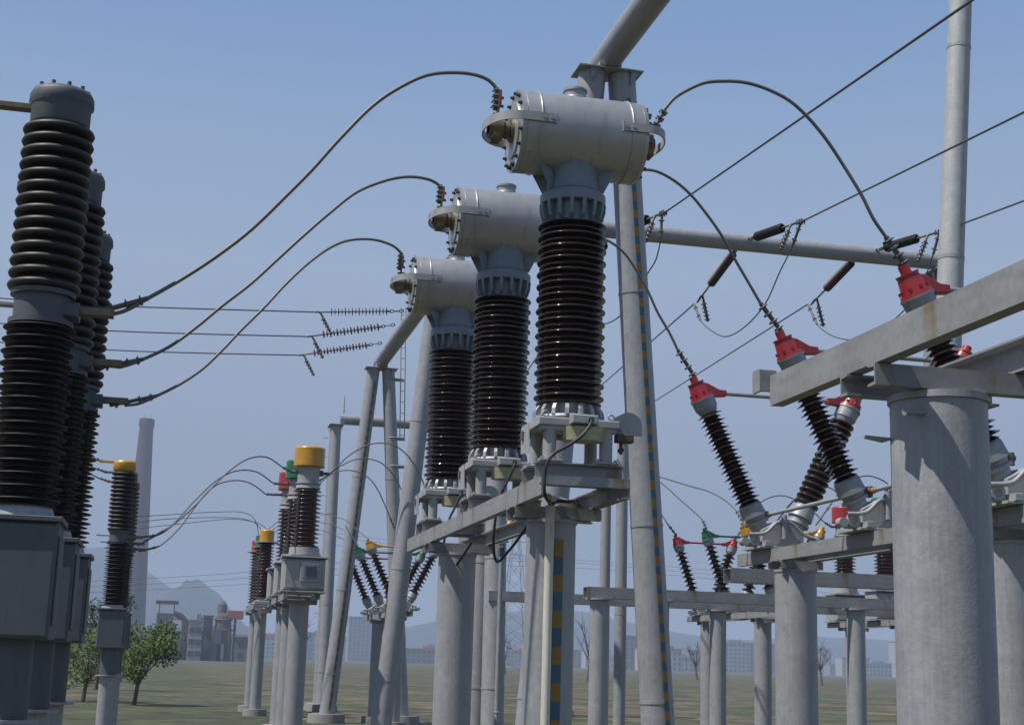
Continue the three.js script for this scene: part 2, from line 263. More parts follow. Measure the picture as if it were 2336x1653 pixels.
function makeCT(z, label) {
  const t = thing('current_transformer', label, 'transformer', [2.405, 2.85, z], 0, 'three large brown current transformers');
  const Y = h => h - 2.85;
  // legs and base
  const feet = [];
  for (const [x, zz] of [[-.165, .175], [.205, .175], [-.165, -.175], [.205, -.175]]) { const l = mesh('leg', cyl([x, .02, zz], [x, Y(3.08), zz], .042, .042, 24), M.lightGrey, t); mesh('foot_plate', [box(.15, .018, .11, [x, .0085, zz], .003), boltHead(x - .055, .024, zz + .03, 'y'), boltHead(x + .055, .024, zz + .03, 'y')], M.cast, l); }
  mesh('base_plate', [box(.53, .05, .46, [.015, Y(3.105), 0], .006), box(.5, .03, .05, [.015, Y(3.066), .19], .004), box(.5, .03, .05, [.015, Y(3.066), -.19], .004)], M.lightGrey, t);
  mesh('lower_flange', ribFlange(.172, .232, Y(3.132), Y(3.245), 16, true), M.cast, t);
  bits('lifting_eye', [torus(.018, .006, [-.2, Y(3.155), .2], 'z', 16), torus(.018, .006, [.23, Y(3.155), .2], 'z', 16)], M.cast, t);
  // boxes below
  const tb = mesh('terminal_box', box(.17, .056, .08, [.03, Y(3.118), .268], .006), M.lightGrey, t); mesh('cable_gland', cyl([.065, Y(3.112), .305], [.065, Y(3.112), .33], .016, .016, 12), M.blackRubber, tb);
  const cv = []; { const a = new THREE.CylinderGeometry(.15, .135, .085, 8); a.rotateY(PI / 8); a.scale(1, 1, .75); a.translate(.05, Y(3.035), .175); cv.push(a); } mesh('cover_tray', cv, M.cream, t);
  mesh('valve_block', [box(.11, .05, .08, [.33, Y(3.03), .16], .004), cyl([.31, Y(3.01), .16], [.31, Y(2.93), .16], .012, .012, 8), cyl([.31, Y(2.955), .135], [.31, Y(2.955), .185], .016, .016, 8)], M.rust, t); mesh('valve_body', box(.05, .06, .04, [-.29, Y(3.03), .02], .004), M.brass, t);
  { const s = new THREE.Shape(); s.moveTo(-.11, 0); s.lineTo(.105, 0); s.lineTo(.105, .05); s.absarc(.015, .06, .09, 0, PI * .62, false); s.lineTo(-.11, .095); s.closePath(); const g = new THREE.ExtrudeGeometry(s, { depth: .006, bevelEnabled: false, curveSegments: 14 }); g.translate(.34, Y(3.05), .175); mesh('shield_plate', g, M.greyPaint, t); const g2 = prism([[-.13, 0], [.1, .02], [.1, .19], [-.09, .19]], .006); g2.rotateY(PI / 2); g2.translate(-.30, Y(2.90), .06); mesh('shield_plate', g2, M.lightGrey, t); }
  // porcelain and neck
  const ins = mesh('porcelain_insulator', shedCT, M.porcelain, t); ins.position.y = Y(3.238);
  mesh('upper_flange', ribFlange(.168, .219, Y(4.47), Y(4.69), 16, false), M.greyPaint, t);
  { const bl = []; for (let i = 0; i < 16; i++) { const a = (i + .5) / 16 * 2 * PI + .1; bl.push(boltHead(Math.cos(a) * .195, Y(4.578), Math.sin(a) * .195, 'y', .012, .03)); } bits('flange_bolts', bl, M.cast, t); }
  const nk = mesh('neck', lathe([[.165, Y(4.685)], [.178, Y(4.69)], [.176, Y(4.755)], [.168, Y(4.76)], [.168, Y(4.838)], [.171, Y(4.84)], [.171, Y(4.848)], [.168, Y(4.85)], [.168, Y(5.0)]], 48), M.greyPaint, t);
  for (const [sx, sz] of [[-1, 1], [-1, -1], [1, 1], [1, -1]]) { const g = prism([[.165, Y(4.685)], [.205, Y(4.685)], [.315, Y(4.90)], [.315, Y(4.98)], [.27, Y(4.98)], [.175, Y(4.78)]], .012); g.translate(0, 0, -.006); g.rotateY(Math.atan2(-sz * .45, sx)); mesh('gusset', g, M.greyPaint, nk); }
  // tank, axis along x
  const cy = Y(5.085), R = .276, tk = [];
  { const g = new THREE.LatheGeometry([[0, -.40], [.20, -.40], [R - .002, -.40], [R, -.395], [R, .409], [.12, .41], [0, .41]].map(p => new THREE.Vector2(...p)), 72); g.rotateZ(-PI / 2); g.translate(.012, cy, 0); tk.push(g); }
  const tank = mesh('tank', tk, M.tank, t);
  mesh('rolled_seam', [torus(R + .001, .007, [-.288, cy, 0], 'x', 72)], M.tank, tank); mesh('rolled_seam', [torus(R + .001, .007, [.335, cy, 0], 'x', 72)], M.tank, tank);
  mesh('filler_cap', [cyl([.0, cy + R - .02, 0], [.0, cy + R + .045, 0], .076, .076, 32), cyl([0, cy + R + .045, 0], [0, cy + R + .062, 0], .083, .083, 32), cyl([0, cy + R - .01, 0], [0, cy + R + .004, 0], .088, .084, 32)], M.cast, tank);
  for (const s of [-1, 1]) {
    const xe = s < 0 ? -.388 : .417;
    const fl = mesh('end_flange', [cyl([xe, cy, 0], [xe + s * .03, cy, 0], R + .002, s < 0 ? R + .002 : R - .012, 64), cyl([xe + s * .03, cy, 0], [xe + s * .042, cy, 0], .19, .185, 48)], M.tank, t);
    const bl = []; for (let i = 0; i < 16; i++) { const a = i / 16 * 2 * PI + .12, rr = s < 0 ? .247 : .24; bl.push(boltHead(xe + s * .042, cy + Math.sin(a) * rr, Math.cos(a) * rr, 'x', .011, .024)); bl.push(boltHead(xe + s * .034, cy + Math.sin(a) * rr, Math.cos(a) * rr, 'x', .016, .01)); } bits('flange_bolts', bl, M.darkSteel, fl);
    // primary terminal
    const x0 = xe + s * .04, x1 = s < 0 ? xe - .205 : xe + .10;
    const tm = mesh('terminal', [cyl([x0, cy, 0], [x0 + s * .02, cy, 0], .085, .08, 24), cyl([x0, cy, 0], [x1, cy, 0], .045, .045, 20), cyl([x1 - s * .05, cy, 0], [x1, cy, 0], .068, .068, 20)], M.brass, t);
    bits('terminal_nuts', [cyl([x0 + s * .03, cy, 0], [x0 + s * .055, cy, 0], .062, .062, 6), boltHead(x1 - s * .02, cy - .07, .03, 'y', .014, .03), boltHead(x1 - s * .05, cy - .07, -.03, 'y', .014, .03), boltHead(x1 - s * .08, cy - .06, .03, 'y', .014, .03)], M.fitting, tm);
    mesh('contact_ring', cyl([x0 + s * .06, cy, 0], [x0 + s * .10, cy, 0], .058, .058, 20), M.copperRed, tm);
    const px = s < 0 ? x1 + .06 : x1 - .01;
    mesh('terminal_pad', [box(.014, .25, .05, [px, cy + .14, 0], .002), box(.06, .15, .13, [px + s * .01, cy - .01, 0], .012), cyl([px - .03, cy, 0], [px + .03, cy, 0], .078, .078, 20)], M.brass, tm);
    if (s < 0) mesh('copper_tab', box(.016, .11, .054, [px + .012, cy + .215, 0], .002), M.copperRed, tm);
    bits('pad_bolts', [.10, .16, .22].map(h => boltHead(px, cy + h, .012, 'x', .010, .07)), M.fitting, tm);
    // flat bar hoop round the terminal
    const e = s < 0 ? -.625 : .615, k0 = s < 0 ? -.20 : .26, pts = [];
    for (let i = 0; i <= 24; i++) { const a = -PI / 2 + PI * i / 24, z1 = Math.sin(a) * (R + .008), xx = e - s * (s < 0 ? .21 : .16) + s * Math.cos(a) * (s < 0 ? .21 : .16); pts.push([xx, cy + .01, -z1]); }
    pts.unshift([k0, cy + .01, R + .008], [s < 0 ? -.30 : .34, cy + .01, R + .011]); pts.push([s < 0 ? -.30 : .34, cy + .01, -R - .011], [k0, cy + .01, -R - .008]);
    const hp = mesh('flat_bar_hoop', ribbon(new THREE.CatmullRomCurve3(pts.map(v3), false, 'centripetal').getPoints(70).map(p => [p.x, p.y, p.z]), .058, .009), M.lightGrey, t);
    bits('hoop_bolts', [boltHead(k0 - .0 + s * .025, cy + .01, R + .014, 'z', .014, .016), boltHead(k0 + s * .075, cy + .01, R + .014, 'z', .014, .016), box(.012, .075, .03, [k0, cy + .01, R - .0], .002)], M.cast, hp);
  }
  return t;
}
makeCT(ctZ[0], 'nearest and tallest grey drum-headed transformer on a brown ribbed insulator');
makeCT(ctZ[1], 'middle grey drum-headed transformer on a brown ribbed insulator, second in the row');
makeCT(ctZ[2], 'farthest of the three grey drum-headed transformers, partly behind the middle one');
// control cables and conduit
tag(mesh('conduit_pipe', [cyl([2.358, 0, -9.158], [2.358, 2.60, -9.158], .030, .030, 20), cyl([2.358, 2.585, -9.158], [2.358, 2.62, -9.158], .034, .034, 20)], M.pvc), 'white plastic conduit running up the nearest pedestal beside the painted bands', 'pipe');
tag(mesh('conduit_pipe', cyl([2.30, 2.66, -9.0], [2.75, 2.70, -9.85], .024, .024, 16), M.pvc), 'short white plastic conduit lying slanted under the nearest transformer frame', 'pipe');
const ctlab = ['black control cable curving down from the nearest transformer to the white conduit', 'grey control cable hanging below the middle transformer', 'black control cable hanging below the farthest drum-headed transformer'];
[M.blackCable, M.blackRubber, M.blackCable].forEach((m, i) => { const z = ctZ[i], g = [[2.47, 3.112, z + .325], [2.458, 3.085, z + .36], ...(i ? [[2.42, 2.99, z + .365], [2.37, 2.88, z + .36], [2.34, 2.78, z + .34], [2.33, 2.68, z + .33], [2.32, 2.5, z + .33], [2.335, 2.35, z + .38], [2.38, 2.42, z + .62], [2.45, 2.60, z + .95]] : [[2.40, 3.005, z + .38], [2.305, 2.93, z + .385], [2.205, 2.865, z + .39], [2.172, 2.81, z + .39], [2.162, 2.744, z + .385], [2.165, 2.63, z + .375], [2.24, 2.585, z + .22], [2.345, 2.64, -9.13], [2.358, 2.57, -9.158]])]; tag(mesh('control_cable', tube(g, .0105, 70, 10), m), ctlab[i], 'cable'); });
tag(mesh('control_cable', tube([[2.36, 2.57, -9.158], [2.375, 2.64, -9.14], [2.5, 2.72 - .06, -9.2], [2.62, 2.70, -9.5], [2.69, 2.7, -9.9]], .012, 40, 8), M.blackCable), 'black control cable bundle leaving the white conduit to the right', 'cable');

// ---------------------------------------------------------------- jumper conductors at the transformers
function conductor(name, label, pts, r, mat, cl, group, cat = 'cable') { // cl: [[from, to, bolts], ...]
  const t = thing(name, label, cat, [0, 0, 0], 0, group); mesh('strand', tube(pts, r, Math.max(24, pts.length * 5), 10), mat, t); for (const [a, b, n, rr] of cl || []) boltClamp(t, a, b, n, rr); return t;
}
const L1=[[1.86,5.37,-8.93],[1.81,5.42,-8.93],[1.72,5.45,-8.93],[1.57,5.45,-8.93],[1.39,5.41,-8.93],[1.22,5.31,-8.93],[1.05,5.17,-8.94],[0.83,4.9,-8.94],[0.67,4.68,-8.94],[0.51,4.48,-8.94],[0.3,4.23,-8.94],[0.09,4.03,-8.94],[-0.11,3.87,-8.95],[-0.29,3.74,-8.95],[-0.42,3.65,-8.95],[-0.5,3.62,-8.95]];
const L2=[[1.85,5.37,-11.03],[1.79,5.40,-11.02],[1.68,5.41,-11.0],[1.55,5.39,-10.97],[1.39,5.33,-10.94],[1.17,5.2,-10.9],[0.97,5.0,-10.85],[0.77,4.78,-10.81],[0.58,4.56,-10.77],[0.39,4.34,-10.73],[0.2,4.15,-10.68],[0.02,3.96,-10.64],[-0.16,3.79,-10.6],[-0.34,3.67,-10.55],[-0.45,3.61,-10.52],[-0.5,3.59,-10.5]];
const L3=[[1.88,5.37,-13.15],[1.8,5.43,-13.12],[1.66,5.46,-13.07],[1.51,5.45,-13.01],[1.33,5.4,-12.95],[1.17,5.3,-12.88],[0.97,5.11,-12.8],[0.77,4.87,-12.72],[0.59,4.62,-12.63],[0.4,4.38,-12.55],[0.26,4.19,-12.49],[0.09,3.98,-12.4],[-0.09,3.82,-12.32],[-0.26,3.7,-12.24],[-0.40,3.61,-12.16],[-0.5,3.58,-12.1]];
const R1=[[3.04,5.36,-8.93],[3.11,5.45,-8.93],[3.2,5.52,-8.93],[3.33,5.59,-8.92],[3.47,5.62,-8.92],[3.63,5.63,-8.92],[3.8,5.6,-8.92],[3.96,5.53,-8.91],[4.09,5.43,-8.91],[4.23,5.28,-8.91],[4.36,5.1,-8.91],[4.49,4.89,-8.9],[4.58,4.72,-8.9],[4.67,4.6,-8.9]];
const R2=[[3.04,5.36,-11.03],[3.12,5.46,-11.03],[3.24,5.55,-11.03],[3.39,5.63,-11.03],[3.57,5.69,-11.03],[3.69,5.69,-11.03],[3.85,5.63,-11.04],[3.99,5.53,-11.04],[4.13,5.38,-11.04],[4.27,5.2,-11.04],[4.41,4.98,-11.05],[4.53,4.79,-11.05],[4.63,4.63,-11.05]];
const R3=[[3.04,5.36,-13.15],[3.14,5.48,-13.15],[3.3,5.60,-13.15],[3.5,5.69,-13.15],[3.62,5.72,-13.15],[3.76,5.74,-13.15],[3.92,5.7,-13.15],[4.06,5.61,-13.15],[4.17,5.48,-13.15],[4.31,5.26,-13.15],[4.43,5.02,-13.15],[4.55,4.83,-13.15],[4.64,4.66,-13.15]];
const ord = ['nearest', 'middle', 'farthest'];
[L1, L2, L3].forEach((p, i) => { const z = ctZ[i], e = p[p.length - 1], f = p[p.length - 3]; conductor('jumper_cable', `thick bare jumper cable arching left from the ${ord[i]} drum-headed transformer to the dark breaker`, p, .0125, M.cable, [[[1.852, 5.22, z], [1.862, 5.375, z], 4, .013], [[e[0] - .12, e[1] - .008, e[2]], [f[0] + .0, f[1] + .0, f[2]], 4, .013]], 'jumpers left of the transformers'); });
[R1, R2, R3].forEach((p, i) => { const z = ctZ[i], e = v3(p[p.length - 1]), f = v3(p[p.length - 2]), d = e.clone().sub(f).normalize(); conductor('jumper_cable', `thick bare jumper cable looping right from the ${ord[i]} drum-headed transformer to a red switch head`, [...p, e.clone().addScaledVector(d, .12)], .0125, M.cable, [[[2.972, 5.22, z], [3.045, 5.365, z], 3, .013], [e.toArray(), [4.818, 4.40, e.z], 4, .016]], 'jumpers right of the transformers'); });

// ---------------------------------------------------------------- circuit breaker poles (origin on the ground)
const brkUp = shared(lathe(shedProfile(1.06, 14, .150, .215, 0, .36, .06), 40)), brkLow = shared(lathe(shedProfile(1.1, 15, .135, .212, .19, .10, .16), 40));
function makeBreaker(x, z, label, group, capMat) {
  const t = thing('breaker_pole', label, 'circuit breaker', [x, 0, z], 0, group);
  const bs = mesh('base_box', [box(.46, .66, .46, [0, 1.99, 0], .02), box(.5, .03, .5, [0, 2.335, 0], .004), cyl([0, 1.2, 0], [0, 1.66, 0], .14, .14, 24)], M.breakerShadeGrey, t); mesh('access_door', box(.012, .5, .34, [.236, 1.99, 0], .003), M.breakerShadeGrey, bs);
  const col = mesh('column', [cyl([0, 0, 0], [0, 1.2, 0], .13, .13, 24), cyl([0, 1.19, 0], [0, 1.21, 0], .2, .2, 24)], M.galv, t); mesh('footing', cyl([0, -.2, 0], [0, .16, 0], .34, .32, 20), M.concrete, col);
  mesh('lower_flange', [cyl([0, 2.35, 0], [0, 2.42, 0], .19, .17, 28)], M.cast, t);
  const lo = mesh('support_insulator', brkLow, M.porcelainBlack, t); lo.position.y = 2.41;
  mesh('middle_flange', [cyl([0, 3.50, 0], [0, 3.53, 0], .19, .19, 28), cyl([0, 3.53, 0], [0, 3.68, 0], .165, .165, 28), cyl([0, 3.68, 0], [0, 3.71, 0], .19, .19, 28), box(.2, .09, .2, [.12, 3.60, 0], .01)], M.breakerShadeGrey, t);
  mesh('terminal_pad', [box(.30, .05, .075, [.27, 3.612, 0], .004)], M.brass, t); mesh('terminal_pad', [box(.24, .022, .075, [-.27, 3.62, 0], .003)], M.lightGrey, t);
  const up = mesh('interrupter_insulator', brkUp, M.porcelainBlack, t); up.position.y = 3.70;
  if (capMat) { mesh('cap', [lathe([[.0, 4.97], [.15, 4.965], [.195, 4.945], [.205, 4.90], [.2, 4.79], [.16, 4.76]], 32)], capMat, t); mesh('terminal_pad', [box(.28, .035, .07, [-.30, 4.93, 0], .003)], capMat, t); }
  else { mesh('cap', [lathe([[.0, 5.0], [.13, 4.998], [.178, 4.985], [.192, 4.955], [.195, 4.905], [.18, 4.895], [.178, 4.77], [.155, 4.755]], 32)], M.breakerShadeGrey, t); const bl = []; for (let i = 0; i < 10; i++) { const a = i / 10 * 2 * PI; bl.push(boltHead(Math.cos(a) * .15, 5.0, Math.sin(a) * .15, 'y', .013, .03)); } bits('cap_bolts', bl, M.darkSteel, t); mesh('terminal_pad', [box(.26, .035, .08, [-.28, 4.87, 0], .003)], M.brass, t); }
  return t;
}
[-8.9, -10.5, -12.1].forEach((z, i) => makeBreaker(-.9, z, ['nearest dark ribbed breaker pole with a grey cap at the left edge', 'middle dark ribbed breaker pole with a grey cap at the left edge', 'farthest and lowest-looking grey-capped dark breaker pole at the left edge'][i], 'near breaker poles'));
[-26.7, -28.3, -29.9].forEach((z, i) => makeBreaker(-1.02, z, ['yellow-capped dark breaker pole in front of the tall chimney', 'green-capped dark breaker pole just behind the yellow-capped one', 'red-capped dark breaker pole at the back of the chimney-side row'][i], 'far breaker poles', [M.yellow, M.green, M.red][i]));
[-26.7, -28.3, -29.9].forEach((z, i) => conductor('jumper_cable', `thin cable running left from the ${['yellow', 'green', 'red'][i]} capped breaker pole`, [[-1.44, 4.93, z], [-1.62, 4.99, z], [-2.1, 5.2, z], [-3.2, 5.75, z], [-4.6, 6.3, z], [-6.4, 6.7, z]], .014, M.wire, [[[-1.40, 4.93, z], [-1.60, 4.985, z], 3, .014]], 'cables left of the far breaker'));

// ---------------------------------------------------------------- oil-filled current transformers with coloured cans
const shedOil = shared(lathe(shedProfile(1.15, 14, .19, .27, 0, .12, .10), 36));
function makeOilCT(x, z, mat, label, group) {
  const t = thing('can_transformer', label, 'transformer', [x, 2.82, z], 0, group);
  const tank = mesh('tank', [box(.80, .60, .62, [0, .34, 0], .05), box(.86, .025, .68, [0, .0125, 0], .004), box(.88, .03, .72, [0, .665, 0], .004), cyl([0, .68, 0], [0, .86, 0], .30, .29, 32), cyl([0, .70, 0], [0, .73, 0], .33, .33, 32)], M.lightGrey, t);
  const pn = mesh('inspection_panel', [box(.40, .40, .03, [.12, .40, .325], .008)], M.lightGrey, tank); mesh('window_frame', box(.30, .28, .02, [.12, .40, .345], .005), M.greyPaint, tank); mesh('window', box(.2, .18, .012, [.12, .40, .356], .002), M.glass, tank);
  const i = mesh('porcelain_insulator', shedOil, M.porcelainRed, t); i.position.y = .86;
  const hd = mesh('head', [cyl([0, 2.0, 0], [0, 2.06, 0], .245, .235, 32), cyl([0, 2.06, 0], [0, 2.44, 0], .215, .215, 32), cyl([0, 2.09, 0], [0, 2.11, 0], .25, .25, 32), box(.12, .13, .03, [.03, 2.22, .215], .004)], M.lightGrey, t);
  mesh('terminal', [cyl([-.36, 2.32, 0], [.36, 2.32, 0], .03, .03, 12), cyl([.2, 2.32, 0], [.28, 2.32, 0], .06, .06, 12)], M.fitting, hd);
  mesh('expansion_can', lathe([[.215, 2.42], [.30, 2.425], [.305, 2.44], [.30, 2.46], [.298, 2.76], [.304, 2.775], [.295, 2.80], [.26, 2.822], [.12, 2.83], [0, 2.832]], 36), mat, t);
  return t;
}
const oilZ = [-28.3, -30.4, -32.5], cols = [M.yellow, M.green, M.red], cn = ['yellow', 'green', 'red'];
oilZ.forEach((z, i) => makeOilCT(2.4, z, cols[i], `${cn[i]}-canned brown transformer ${['in front of the green-canned one', 'between the yellow and red cans', 'behind the green-canned one'][i]} left of the sloping legs`, 'can-headed transformers'));
supportFrame('grey channel frame on pedestals under the yellow, green and red canned transformers', 2.08, 2.72, -27.9, -32.9, 2.815, [[2.4, -28.7], [2.4, -30.6], [2.4, -32.3]], .19);
[-30.9, -33.0].forEach((z, i) => makeOilCT(16, z, [M.green, M.red][i], ['canned brown transformer partly hidden by the big right column', 'red-canned brown transformer seen between the right switch bases'][i], 'can-headed transformers at right'));
supportFrame('grey channel frame on pedestals under the right-hand canned transformers', 15.68, 16.32, -28.2, -33.4, 2.815, [[16, -30], [16, -32.6]], .19);
// smaller, farther can-headed units
const shedVT = shared(lathe(shedProfile(1.55, 18, .15, .235, 0, .10, .10), 28));
[-41, -43, -45].forEach((z, i) => { const t = thing('voltage_transformer', `small distant ${cn[i]}-canned insulator unit at the far left of the transformers`, 'transformer', [2.42, 3.0, z], 0, 'small distant canned units');
  mesh('base', [box(.5, .1, .5, [0, .05, 0], .01), cyl([0, .1, 0], [0, .18, 0], .2, .18, 20)], M.lightGrey, t); const s = mesh('porcelain_insulator', shedVT, M.porcelainRed, t); s.position.y = .17;
  mesh('flange_plate', [cyl([0, 1.70, 0], [0, 1.725, 0], .33, .33, 28)], M.lightGrey, t); mesh('expansion_can', lathe([[.2, 1.725], [.205, 2.02], [.19, 2.055], [.12, 2.07], [0, 2.07]], 28), cols[i], t); });
supportFrame('distant grey channel frame under the small canned units', 2.15, 2.69, -40.6, -45.4, 2.995, [[2.42, -41.5], [2.42, -44.4]], .16);

// ---------------------------------------------------------------- V-type disconnectors (origin at the beam top, arms spread along x)
const vIns = shared(lathe(shedProfile(.98, 12, .070, .134, .108, .06, .2), 40)), vInsR = shared(lathe(shedProfile(.98, 15, .082, .128, 0, .30, .06), 36));
function makeSwitch(x, y, z, cap, label, group, o = {}) {
  const t = thing('v_switch', label, 'switch', [x, y, z], 0, group), sl = o.slope || .44;
  mesh('base_plate', [box(.56, .02, .46, [0, .012, 0], .003), box(.06, .05, .5, [-.2, .046, 0], .004), box(.06, .05, .5, [.2, .046, 0], .004)], M.lightGrey, t);
  const hs = prism([[-.21, 0], [.21, 0], [.21, .15], [.05, .235], [-.05, .235], [-.21, .15]], .26, .006); hs.translate(0, .03, -.13); const h = mesh('gear_housing', hs, M.lightGrey, t);
  mesh('operating_shaft', [tube([[-.36, .13, .16], [-.2, .15, .17], [-.06, .26, .17], [.06, .26, .17], [.2, .15, .17], [.3, .12, .16]], .018, 30, 8), cyl([0, .1, .17], [0, .33, .17], .028, .028, 12)], M.galv, h);
  for (const s of [-1, 1]) { const b = mesh('bearing_lug', [torus(.045, .02, [s * .30, .08, .14], 'z', 18), cyl([s * .40, .06, .1], [s * .40, .06, .18], .04, .04, 14), box(.14, .05, .05, [s * .30, .04, .12], .006)], M.lightGrey, h); }
  for (const s of [-1, 1]) {
    const a = V(s * .15, .14, 0), d = V(s * sl, .917, 0).normalize(), P = k => a.clone().addScaledVector(d, k);
    const arm = mesh('bearing_drum', [cyl(P(0), P(.14), .085, .085, 24), cyl(P(.13), P(.155), .115, .115, 24), cyl(P(.155), P(.20), .095, .10, 24), cyl(P(.20), P(.31), .122, .112, 28), cyl(P(.31), P(.345), .112, .09, 28)], M.cast, t);
    const ins = mesh('porcelain_insulator', o.arm ? vFar : s > 0 && o.round ? vInsR : vIns, M.porcelain, t); ins.position.copy(P(.33)); ins.quaternion.setFromUnitVectors(UPV, d); ins.scale.setScalar(.99);
    mesh('upper_collar', [cyl(P(1.29), P(1.335), .088, .105, 28), cyl(P(1.335), P(1.43), .112, .118, 28), cyl(P(1.43), P(1.445), .125, .125, 28)], M.cast, t);
    const head = [cyl(P(1.445), P(1.475), .118, .112, 24), cyl(P(1.475), P(1.60), .10, .078, 24), cyl(P(1.60), P(1.615), .085, .085, 20), cyl(P(1.615), P(1.68), .04, .04, 14)];
    for (let i = 0; i < 8; i++) { const u = i / 8 * 2 * PI, c = P(1.483), q = new THREE.Quaternion().setFromUnitVectors(UPV, d), w = V(Math.cos(u) * .104, 0, Math.sin(u) * .104).applyQuaternion(q).add(c); head.push(cyl(w, w.clone().addScaledVector(d, .025), .012, .012, 6)); }
    const hc = P(1.53), hg = prism([[0, -.06], [0, .075], [.05, .07], [.17, .015], [.24, .012], [.24, -.035], [.14, -.045]], .07, .006); hg.translate(0, 0, -.035); if (s > 0) { hg.rotateY(PI); } hg.translate(hc.x - s * .03, hc.y, 0); head.push(hg);
    mesh('switch_head', head, cap, t);
  }
  const hy = V(.15, .14, 0).addScaledVector(V(sl, .917, 0).normalize(), 1.53); mesh('contact_arm', [cyl([-hy.x + .2, hy.y - .01, 0], [hy.x - .2, hy.y - .01, 0], .021, .021, 16), box(.14, .05, .06, [0.02, hy.y - .01, 0], .005)], o.arm || M.cast, t);
  return t;
}
const vFar = shared(lathe(shedProfile(.98, 10, .058, .138, 0, .06, .1), 24));
const s1z = [-8.9, -11.05, -13.15];
s1z.forEach((z, i) => makeSwitch(5.67, 2.75, z, M.red, ['red-headed V switch nearest, its left head above the big slanting beam', 'red-headed V switch in the middle, half behind the big slanting beam', 'red-headed V switch farthest, standing free left of the beam end'][i], 'red-headed V switches', { round: true }));
supportFrame('grey channel frame carrying the three red-headed V switches', 5.50, 5.90, -8.3, -13.76, 2.745, [[5.70, -12.8], [5.70, -9.2]], .195);
{ const g = []; for (const [a, b] of [[-13.2, -11.15], [-11.0, -9.0]]) g.push([a, b]); g.forEach(([a, b], i) => { const t = thing('linkage_rod', ['grey linkage rod joining the far and middle red-headed switches', 'grey linkage rod joining the middle and near red-headed switches'][i], 'rod', [0, 0, 0], 0, 'switch linkage rods'); mesh('rod', cyl([5.60, 3.10, a], [5.60, 3.10, b], .02, .02, 14), M.galv, t); for (const [k, s] of [[a, 1], [b, -1]]) { mesh('rod_end', [cyl([5.60, 3.10, k - s * .08], [5.60, 3.10, k], .03, .03, 10), cyl([5.60, 3.05, k - s * .06], [5.60, 3.14, k - s * .06], .025, .025, 10)], M.fitting, t); mesh('yellow_collar', cyl([5.60, 3.10, k], [5.60, 3.10, k + s * .05], .025, .025, 12), M.yellow, t); } }); }
makeSwitch(5.55, 2.75, -27.9, M.yellow, 'yellow-headed V switch glimpsed behind the farthest drum-headed transformer base', 'distant V switches', { arm: M.yellow });
supportFrame('distant grey channel frame behind the drum-headed transformer frame', 5.36, 5.74, -27.2, -28.6, 2.745, [[5.55, -27.9]], .17);
[-34.5, -36.6, -38.8].forEach((z, i) => makeSwitch(5.28, 2.75, z, cols[i], `distant ${cn[i]}-headed V switch between the sloping gantry legs`, 'distant V switches', { arm: cols[i] }));
supportFrame('distant grey channel frame under the V switches between the sloping legs', 5.08, 5.48, -33.9, -39.3, 2.745, [[5.28, -35], [5.28, -38.2]], .17);
[-26.4, -28.4, -30.2].forEach((z, i) => makeSwitch(i ? 11.32 : 11.5, 2.75, z, cols[i], `distant ${cn[i]}-headed V switch right of the striped gantry leg`, 'V switches right of the striped leg', { arm: cols[i], slope: i ? .32 : .42 }));
supportFrame('distant low grey channel frame under the V switches right of the striped leg', 11.12, 11.52, -25.8, -30.8, 2.745, [[11.32, -27], [11.32, -30]], .17);

// ---------------------------------------------------------------- the big near beam at right, and the cross-yard beams
{
  const t = supportFrame('big slanting channel beam on a thick round column at the right edge', 2.25, 2.82, -.9, -5.28, 2.752, [[2.545, -4.5], [2.545, -1.6]], .165);
  mesh('step_peg', cyl([2.43, 2.475, -4.39], [2.34, 2.465, -4.36], .012, .012, 12), M.galv, t);
  { const g = prism([[0, 0], [-.11, -.02], [-.10, .01], [0, .07]], .008); g.rotateX(-PI / 2); g.translate(2.39, 2.40, -4.55); mesh('lug_plate', g, M.galv, t); }
}
tag(mesh('angle_bracket', [box(.075, .09, .012, [2.245, 2.735, -5.292], .002), box(.012, .09, .07, [2.213, 2.735, -5.322], .002)], M.beam), 'small steel angle bracket on the far end of the big slanting beam', 'bracket');
function crossBeam(label, x0, x1, z, top, peds) { const t = thing('cross_yard_beam', label, 'steel beam', [0, 0, 0], 0, 'cross-yard beams'); for (const [s, dz] of [[1, .12], [-1, -.12]]) { const e = channelZ(x1 - x0, .16, .065); e.rotateY(PI / 2); if (s < 0) { e.rotateY(PI); e.translate(x1, top - .16, z + dz); } else e.translate(x0, top - .16, z + dz); mesh('long_channel', e, M.beam, t); }
  for (const px of peds) { mesh('pedestal_cap', [cyl([px, top - .186, z], [px, top - .163, z], .21, .21, 28), box(.16, .07, .2, [px - .02, top - .24, z], .003)], M.galv, t); pedestal(t, px, z, top - .19, .14); } }
crossBeam('grey horizontal beam crossing behind the right switch pedestal', 6.23, 12.5, -15.9, 2.76, [11.6]);
crossBeam('long grey horizontal beam low behind the striped gantry leg', 5.98, 16.5, -21.0, 2.76, [6.2, 7.15, 10.35, 13.9]);
crossBeam('farther long grey horizontal beam just below the first one', 5.0, 16.5, -23.4, 2.76, [9.0, 15.2]);

